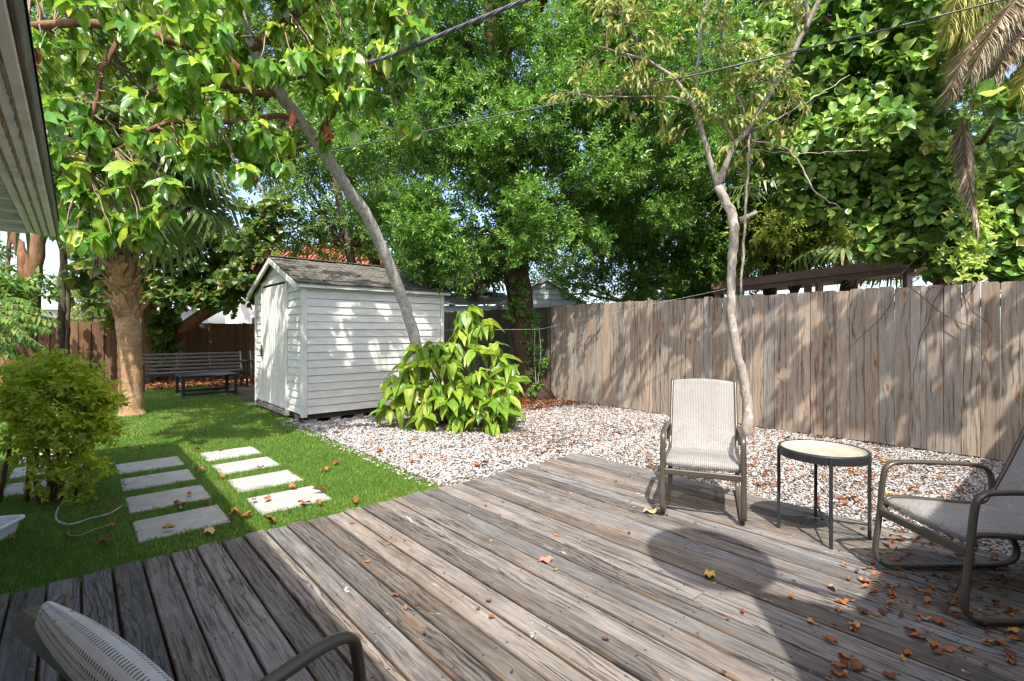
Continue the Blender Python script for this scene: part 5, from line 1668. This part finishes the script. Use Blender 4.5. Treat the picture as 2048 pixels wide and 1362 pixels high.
# dense green shrubs between oak and slim tree, beyond the fence
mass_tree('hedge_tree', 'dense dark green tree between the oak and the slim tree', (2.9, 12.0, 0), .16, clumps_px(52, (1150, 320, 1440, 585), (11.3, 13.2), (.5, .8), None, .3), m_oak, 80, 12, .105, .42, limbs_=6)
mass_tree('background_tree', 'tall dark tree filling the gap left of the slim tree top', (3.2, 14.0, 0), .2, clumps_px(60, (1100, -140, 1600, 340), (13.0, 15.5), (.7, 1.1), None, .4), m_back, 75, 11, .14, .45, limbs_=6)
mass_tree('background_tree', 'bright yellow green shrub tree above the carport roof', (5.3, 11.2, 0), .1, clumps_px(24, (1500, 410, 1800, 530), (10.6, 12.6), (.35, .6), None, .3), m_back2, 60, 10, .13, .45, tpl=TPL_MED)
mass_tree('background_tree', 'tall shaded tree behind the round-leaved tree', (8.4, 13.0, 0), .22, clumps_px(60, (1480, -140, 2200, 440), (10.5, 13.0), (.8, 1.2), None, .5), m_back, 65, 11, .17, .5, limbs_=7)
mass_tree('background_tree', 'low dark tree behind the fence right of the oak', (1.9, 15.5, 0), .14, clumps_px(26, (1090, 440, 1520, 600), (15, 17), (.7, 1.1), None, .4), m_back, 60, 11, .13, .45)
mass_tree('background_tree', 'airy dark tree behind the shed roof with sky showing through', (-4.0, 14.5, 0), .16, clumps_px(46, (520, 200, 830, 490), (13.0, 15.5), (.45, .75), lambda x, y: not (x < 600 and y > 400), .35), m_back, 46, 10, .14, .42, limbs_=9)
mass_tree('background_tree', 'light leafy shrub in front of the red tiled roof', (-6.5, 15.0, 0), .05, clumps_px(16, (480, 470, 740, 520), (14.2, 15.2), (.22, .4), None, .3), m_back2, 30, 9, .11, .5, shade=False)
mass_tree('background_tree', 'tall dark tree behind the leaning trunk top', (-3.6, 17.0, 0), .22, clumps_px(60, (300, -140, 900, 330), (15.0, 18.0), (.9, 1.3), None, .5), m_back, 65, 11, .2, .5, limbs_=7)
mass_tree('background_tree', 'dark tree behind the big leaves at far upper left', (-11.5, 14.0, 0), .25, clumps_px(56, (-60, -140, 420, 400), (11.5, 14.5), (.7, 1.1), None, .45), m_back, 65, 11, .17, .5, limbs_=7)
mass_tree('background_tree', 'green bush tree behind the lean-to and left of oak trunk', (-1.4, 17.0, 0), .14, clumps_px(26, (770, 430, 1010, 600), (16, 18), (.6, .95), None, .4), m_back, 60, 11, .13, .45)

# ---- 7. left background: round-leaved grape trees, brown trunks
gt = tree_root('sea_grape_tree', at(330, 720, 13.3), 'spreading tree with slanting brown trunks and round leaves behind the bench')
for p, r in [([(at(318, 745, 13.3).x, 13.3, -.05), at(325, 690, 13.3), at(390, 640, 13.0), at(470, 590, 12.6), at(515, 545, 12.4), at(540, 500, 12.4)], [.22, .19, .16, .14, .09, .05]),
             ([at(322, 715, 13.3), at(345, 650, 13.2), at(375, 570, 13.0), at(400, 480, 12.8)], [.15, .13, .11, .08]),
             ([(at(296, 750, 12.9).x, 12.9, -.05), at(300, 660, 12.9), at(296, 560, 12.9), at(300, 440, 12.9)], [.2, .17, .15, .1]),
             ([at(318, 745, 13.2), at(325, 650, 13.1), at(318, 540, 13.0)], [.05, .045, .03]),
             ([at(335, 745, 13.2), at(350, 650, 13.1), at(372, 540, 13.0)], [.05, .04, .03]),
             ([at(430, 620, 12.8), at(440, 560, 12.6), at(470, 500, 12.5)], [.07, .05, .03])]:
    m_ = MB(); smooth_tube(m_, p, r, 16, 9, .03, .1); m_.build('trunk', m_bark_red, gt, smooth=True)
cl = clumps_px(30, (290, 440, 520, 600), (11.6, 13.4), (.35, .6), lambda x, y: not (x > 420 and y > 570), .3)
cl += [(at(x, y, 12.9), Vector((.22, .2, .3))) for x, y in ((335, 660), (330, 700), (325, 640))]
cl += [(at(x, y, 12.3), Vector((.35, .3, .3))) for x, y in ((455, 600), (490, 585), (470, 560), (505, 540), (525, 470), (540, 440), (500, 430), (560, 410), (415, 590))]
crown('crown', gt, m_grape, cl, 22, 6, .18, .17, .9, TPL_ROUND, droop=.2, spread=.9, shade=False)
g2 = tree_root('sea_grape_tree', at(121, 740, 11.5), 'thin twin-stemmed tree with round backlit leaves left of the palm')
for p, r in [([(at(120, 765, 11.5).x, 11.5, -.05), at(122, 660, 11.5), at(124, 560, 11.5), at(130, 460, 11.5), at(128, 380, 11.5)], [.10, .09, .08, .07, .05]),
             ([(at(133, 765, 11.5).x, 11.5, -.05), at(135, 640, 11.5), at(136, 570, 11.5), at(131, 520, 11.5)], [.05, .045, .04, .03])]:
    m_ = MB(); smooth_tube(m_, p, r, 14, 8, .02, .1); m_.build('trunk', m_bark_dark, g2, smooth=True)
cl = clumps_px(13, (110, 440, 235, 640), (10.8, 12.2), (.22, .42), lambda x, y: x > 140 or y < 540, .3)
crown('crown', g2, m_grape, cl, 15, 5, .2, .18, .95, TPL_ROUND, droop=.25, spread=.9, shade=False)
g3 = tree_root('shade_tree', at(58, 740, 10.5), 'thick forked brown trunk with dark foliage under the eave')
for p, r in [([(at(52, 770, 10.5).x, 10.5, -.05), at(54, 690, 10.5), at(58, 620, 10.5), at(62, 560, 10.5), at(75, 500, 10.5), at(88, 440, 10.5)], [.24, .2, .19, .16, .14, .12]),
             ([at(55, 610, 10.5), at(45, 560, 10.5), at(50, 510, 10.5), at(30, 480, 10.5), at(10, 430, 10.4)], [.13, .11, .1, .09, .07]),
             ([at(14, 700, 11), at(14, 560, 11), at(18, 460, 11)], [.05, .045, .04])]:
    m_ = MB(); smooth_tube(m_, p, r, 16, 9, .03, .1); m_.build('trunk', m_bark_red, g3, smooth=True)
cl = clumps_px(14, (-70, 500, 110, 650), (9.3, 11.0), (.25, .42), lambda x, y: y > 540 or x < 10, .25)
crown('crown', g3, m_back, cl, 20, 8, .25, .15, .42, TPL_MED, droop=.35, spread=.8, shade=False)
cl = clumps_px(10, (140, 560, 310, 650), (15, 17), (.35, .6), None, .3)
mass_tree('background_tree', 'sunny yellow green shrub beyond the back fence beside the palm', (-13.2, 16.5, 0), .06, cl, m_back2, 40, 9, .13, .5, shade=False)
# drooping pinnate boughs at the left edge
ps = tree_root('pinnate_shrub', at(-40, 760, 6.2), 'dark glossy pinnate-leaved shrub reaching in at the left edge')
P, Dd, Nn, L = [], [], [], []
mb = MB()
root_p = at(-60, 700, 6.3)
mb.tube([(root_p.x, root_p.y, 0), root_p, at(-40, 560, 6.3)], [.06, .05, .03], 8)
for i in range(30):
    a = at(random.uniform(-60, 10), random.uniform(600, 690), random.uniform(5.9, 6.6))
    b = a + Vector((random.uniform(.25, .75), random.uniform(-.3, .2), random.uniform(-.28, .05)))
    if 1024 + b.x / b.y * FPX > 122: b = a.lerp(b, .6)
    m = a.lerp(b, .5) + Vector((0, 0, .08))
    q, _ = smooth_tube(mb, [a, m, b], [.006, .004, .002], 11, 4)
    for j in range(2, 11):
        t = (q[min(j + 1, 10)] - q[j - 1]).normalized()
        for s in (-1, 1):
            sd = t.cross(Vector((0, 0, 1))).normalized() * s
            P.append(tuple(q[j])); Dd.append(tuple(sd * .8 + t * .6 + Vector((0, 0, -.55)))); Nn.append((0, -.4, 1)); L.append(random.uniform(.08, .12))
mb.build('stems', m_twig, ps)
P, Dd, Nn, L = map(np.array, (P, Dd, Nn, L))
tag(inst('foliage', cloud_mesh('foliage', TPL_MED, P, frames(Dd, Nn), np.stack([L * .4, L, L], -1), m_back, rng.random(len(P))), ps), kind='stuff')

# ---- 8. lime green plant in front of the shed
pb = Vector((-.92, 7.0, 0))
plant = tree_root('broadleaf_plant', pb, 'bushy lime green plant with large drooping leaves beside the shed', 'plant')
heads = [(935, 622, 7.15), (925, 660, 7.1), (965, 650, 7.15), (905, 690, 7.0), (950, 700, 6.95), (985, 690, 7.0), (1000, 715, 6.9), (1020, 735, 6.85), (870, 690, 6.95), (840, 700, 6.9), (815, 730, 6.85), (860, 730, 6.75), (900, 730, 6.7), (800, 760, 6.8), (785, 785, 6.75),
         (830, 775, 6.65), (870, 770, 6.6), (910, 775, 6.6), (955, 745, 6.7), (985, 760, 6.75), (850, 805, 6.55), (895, 800, 6.5), (940, 790, 6.55), (980, 800, 6.5), (1010, 800, 6.55), (965, 825, 6.4), (1000, 830, 6.4), (925, 815, 6.5), (815, 800, 6.7), (880, 715, 6.9), (935, 640, 7.2), (1005, 815, 6.45), (780, 815, 6.7), (845, 835, 6.55), (920, 838, 6.45), (830, 735, 6.9), (930, 760, 6.7), (1015, 770, 6.7), (985, 848, 6.35)]
mb = MB(); P, Dd, Nn, L = [], [], [], []
for (px, py, Y) in heads:
    h = at(px, py, Y)
    base = pb + Vector((random.uniform(-.25, .25), random.uniform(-.1, .2), 0))
    smooth_tube(mb, [base, base.lerp(h, .5) + Vector((0, 0, .12)), h], [.016, .012, .007], 10, 6, .012)
    k = random.randint(9, 12)
    for j in range(k):
        a = j * 2.399 + random.random()
        up = random.uniform(-1.0, .35)
        P.append(tuple(h + Vector((math.cos(a) * .015, math.sin(a) * .015, random.uniform(-.05, .03)))))
        Dd.append((math.cos(a) * .75, math.sin(a) * .75 - .15, up)); Nn.append((math.cos(a) * .6, math.sin(a) * .6 - .25, 1.0)); L.append(random.uniform(.17, .33))
mb.build('stems', m_twig, plant)
P, Dd, Nn, L = map(lambda z_: np.array(z_, float), (P, Dd, Nn, L))
leaf_parts(plant, P, Dd, Nn, L, .46, [ragged(leaf_tpl(6, lambda t: 0.5 * math.sin(math.pi * t ** 0.85) ** 0.95, f, d, w), .014, b) for f, d, w, b in ((.22, .40, .10, 0), (.35, .2, .3, .12), (.1, .6, .2, -.12), (.3, .75, -.1, .06))], m_plant_o, m_plant_a, 320)

# ---- 9. golden bush at the left
bb = Vector((-3.62, 3.80, 0))
bush = tree_root('golden_bush', bb, 'rounded golden green bush on thin stems at the left of the turf', 'bush')
for (dx, dy, px, py) in ((-.35, .0, 25, 860), (-.18, .05, 50, 830), (.05, .0, 85, 850), (.0, .1, 120, 820), (.12, .05, 110, 870), (.2, .1, 170, 860), (.02, -.05, 70, 900), (.05, -.02, 140, 880)):
    m_ = MB(); b0 = bb + Vector((dx, dy, -.02)); t_ = at(px, py, 3.8)
    smooth_tube(m_, [b0, b0.lerp(t_, .5) + Vector((random.uniform(-.05, .05), 0, 0)), t_], [.022, .017, .009], 10, 7, .01)
    m_.build('stem', m_bark_red, bush, smooth=True)
cl = [(at(x, y, Y), Vector((rr * .9, rr, rr * .7))) for x, y, Y, rr in [(60, 775, 3.8, .2), (110, 765, 3.8, .22), (160, 775, 3.85, .2), (195, 800, 3.8, .12), (40, 810, 3.75, .17), (90, 820, 3.7, .22), (150, 830, 3.7, .22), (190, 850, 3.75, .13), (60, 870, 3.7, .18), (120, 880, 3.65, .22), (170, 900, 3.7, .15), (35, 900, 3.7, .1), (130, 930, 3.7, .15), (180, 940, 3.75, .1), (110, 745, 4.0, .16), (60, 760, 4.1, .16), (155, 755, 4.05, .16), (95, 960, 3.75, .1), (150, 985, 3.8, .07)]]
crown('foliage', bush, m_bush, [c for c in cl if c[0].z > .5], 44, 9, .10, .05, .6, TPL_MED, droop=.1, spread=1.0, shade=False)

crown('low_foliage', bush, m_bush, [c for c in cl if c[0].z <= .5], 16, 8, .09, .05, .6, TPL_MED, droop=.1, spread=1.0, shade=False)

# ================================================================== SMALL THINGS ON THE GROUND
tub = empty('plastic_tub', gnd(-45, 1075), .25, 'white rimmed plastic tub cut off by the left edge', 'tub')
TBM = Matrix.Translation(gnd(-45, 1080)) @ Matrix.Rotation(.25, 4, 'Z')
def rrect(w, d, r, z, n=5):
    out = []
    for cx_, cy_, a0 in ((w - r, d - r, 0), (-w + r, d - r, 90), (-w + r, -d + r, 180), (w - r, -d + r, 270)):
        for i in range(n):
            a = math.radians(a0 + 90 * i / (n - 1)); out.append((cx_ + r * math.cos(a), cy_ + r * math.sin(a), z))
    return out
mb = MB()
lv = [rrect(.155, .10, .04, 0), rrect(.175, .12, .045, .10), rrect(.192, .137, .05, .10), rrect(.192, .137, .05, .088)]
for l_ in lv: mb.v += l_
k = len(lv[0])
for i in range(3):
    for j in range(k): mb.f.append((i * k + j, i * k + (j + 1) % k, (i + 1) * k + (j + 1) % k, (i + 1) * k + j))
mb.f.append(tuple(range(k)))
mb.build('shell', m_white, tub, TBM)
tk = []
for lab, pts, r in (('long curved pale twig on the turf beside the bush', [(118, 1012), (110, 1030), (115, 1045), (140, 1051), (170, 1040), (205, 1032), (222, 1026), (243, 1012)], .007),
                    ('thin hooked brown twig on the turf nearer the deck', [(137, 1058), (136, 1070), (148, 1074), (170, 1068), (190, 1058), (212, 1052), (232, 1050)], .005)):
    m_ = MB(); smooth_tube(m_, [gnd(x, y, .04) for x, y in pts], [r * .6, r, r * 1.1, r, r * .7], 26, 6, .004, .2)
    tag(m_.build('twig', m_bark_lean if r > .006 else m_twig, smooth=True), lab, 'twig')
for gi, (cx_, cy_, lab) in enumerate(((1100, 880, 'tangle of dry brown twigs on the gravel by the deck corner'), (1255, 872, 'smaller heap of dry twigs on the gravel left of the chair'))):
    hp = empty('twig_heap', gnd(cx_, cy_), 0, lab, 'twigs')
    for i in range(26 if gi == 0 else 12):
        a = gnd(cx_ + random.gauss(0, 30), cy_ + random.gauss(0, 9), .03); d = Vector((random.gauss(0, .22), random.gauss(0, .18), random.uniform(.0, .14)))
        m_ = MB(); smooth_tube(m_, [a, a + d * .5 + Vector((0, 0, .03)), a + d], [.0045, .0035, .002], 6, 4, .008)
        m_.build('twig', m_bark_dark, hp)

# fallen leaves
fl_tpl = leaf_tpl(5, lambda t: 0.5 * math.sin(math.pi * t ** 0.9) ** 0.9, .10, -.10, .35)
fl_me = [tpl_mesh('fallen_leaf', t, m_fall) for t in (fl_tpl, leaf_tpl(5, lambda t: 0.5 * math.sin(math.pi * t) ** 0.8, .06, -.06, .4), leaf_tpl(4, lambda t: 0.5 * math.sin(math.pi * t ** .8), .25, -.2, .2))]
def drop(p, size, asp, label, group, me=None, tilt=.2):
    d = Vector((random.gauss(0, 1), random.gauss(0, 1), 0)).normalized()
    R = frames(np.array([[d.x, d.y, random.uniform(-tilt, tilt) * .4]]), np.array([[random.gauss(0, tilt), random.gauss(0, tilt), 1.0]]))[0]
    o = inst('fallen_leaf', me or random.choice(fl_me), None, mat_from(R, p, (size * asp, size, size)))
    return tag(o, label, 'leaf', group)
def scatter(n, test, size, z, label, group, px=(0, 2048), py=(850, 1362)):
    c = 0
    while c < n:
        x, y = random.uniform(*px), random.uniform(*py)
        p = gnd(x, y, z)
        v_, u_ = to_yard(np.array(p))
        if not test(v_, u_, x, y): continue
        # keep the density even on the ground rather than in the picture
        if random.random() > min(1, (p.y / 6.0) ** 1.2): continue
        drop(Vector((p.x, p.y, z + .004)), size * random.uniform(.55, 1.35), random.uniform(.4, .62), label, group)
        c += 1
on_deck = lambda v, u, x, y: v < 3.9 and u < 3.4
scatter(60, on_deck, .031, DECK_Z + .006, 'small dry orange leaf scrap lying loose on the grey deck boards', 'small dry leaves on the deck', (700, 2048), (930, 1362))
scatter(85, lambda v, u, x, y: v < 3.95 and u < 3.4 and x > 1650 and y > 1130 , .05, DECK_Z + .007, 'dry orange brown leaf on the shaded deck under the right chair', 'dry leaves in the shaded deck corner', (1650, 2048), (1130, 1362))
scatter(90, lambda v, u, x, y: v > 4.05 and v < 6.95 and u < 3.8, .085, .028, 'dry orange leaf lying on the white gravel around the table', 'dry leaves on the gravel by the table', (1300, 2048), (850, 1100))
scatter(26, lambda v, u, x, y: 2.4 < v < 6.3 and 3.6 < u < 6.6, .085, .03, 'dry orange leaf lying on the white gravel before the shed', 'dry leaves on the gravel by the shed', (620, 1350), (830, 980))
scatter(60, lambda v, u, x, y: v < 2.25 and 3.55 < u < 12.5 and not (v < -.6 and u < 5), .085, .03, 'dry tan or orange leaf lying on the green turf', 'dry leaves on the turf', (0, 900), (795, 1150))
leaf_sp = plain('pinkish_red_leaf', (.50, .16, .11), .6)
leaf_y = plain('mustard_leaf', (.46, .30, .06), .55)
leaf_t = plain('tan_leaf', (.50, .30, .15), .6)
for (px, py, sz, asp, mt, lab) in ((1078, 1122, .085, .62, leaf_sp, 'single pinkish red leaf on the sunny deck boards'), (1420, 1143, .105, .52, leaf_y, 'mustard yellow leaf inside the round shadow on the deck'), (1285, 1025, .13, .42, leaf_t, 'large tan curled leaf beside the left chair leg'), (425, 1068, .10, .7, leaf_t, 'orange tan leaf on the turf edge next to the nearest slab')):
    z = .03 if px < 500 else DECK_Z + .008
    me = tpl_mesh('fallen_leaf', fl_tpl, mt)
    o = drop(gnd(px, py, z), sz, asp, lab, None, me, .1)
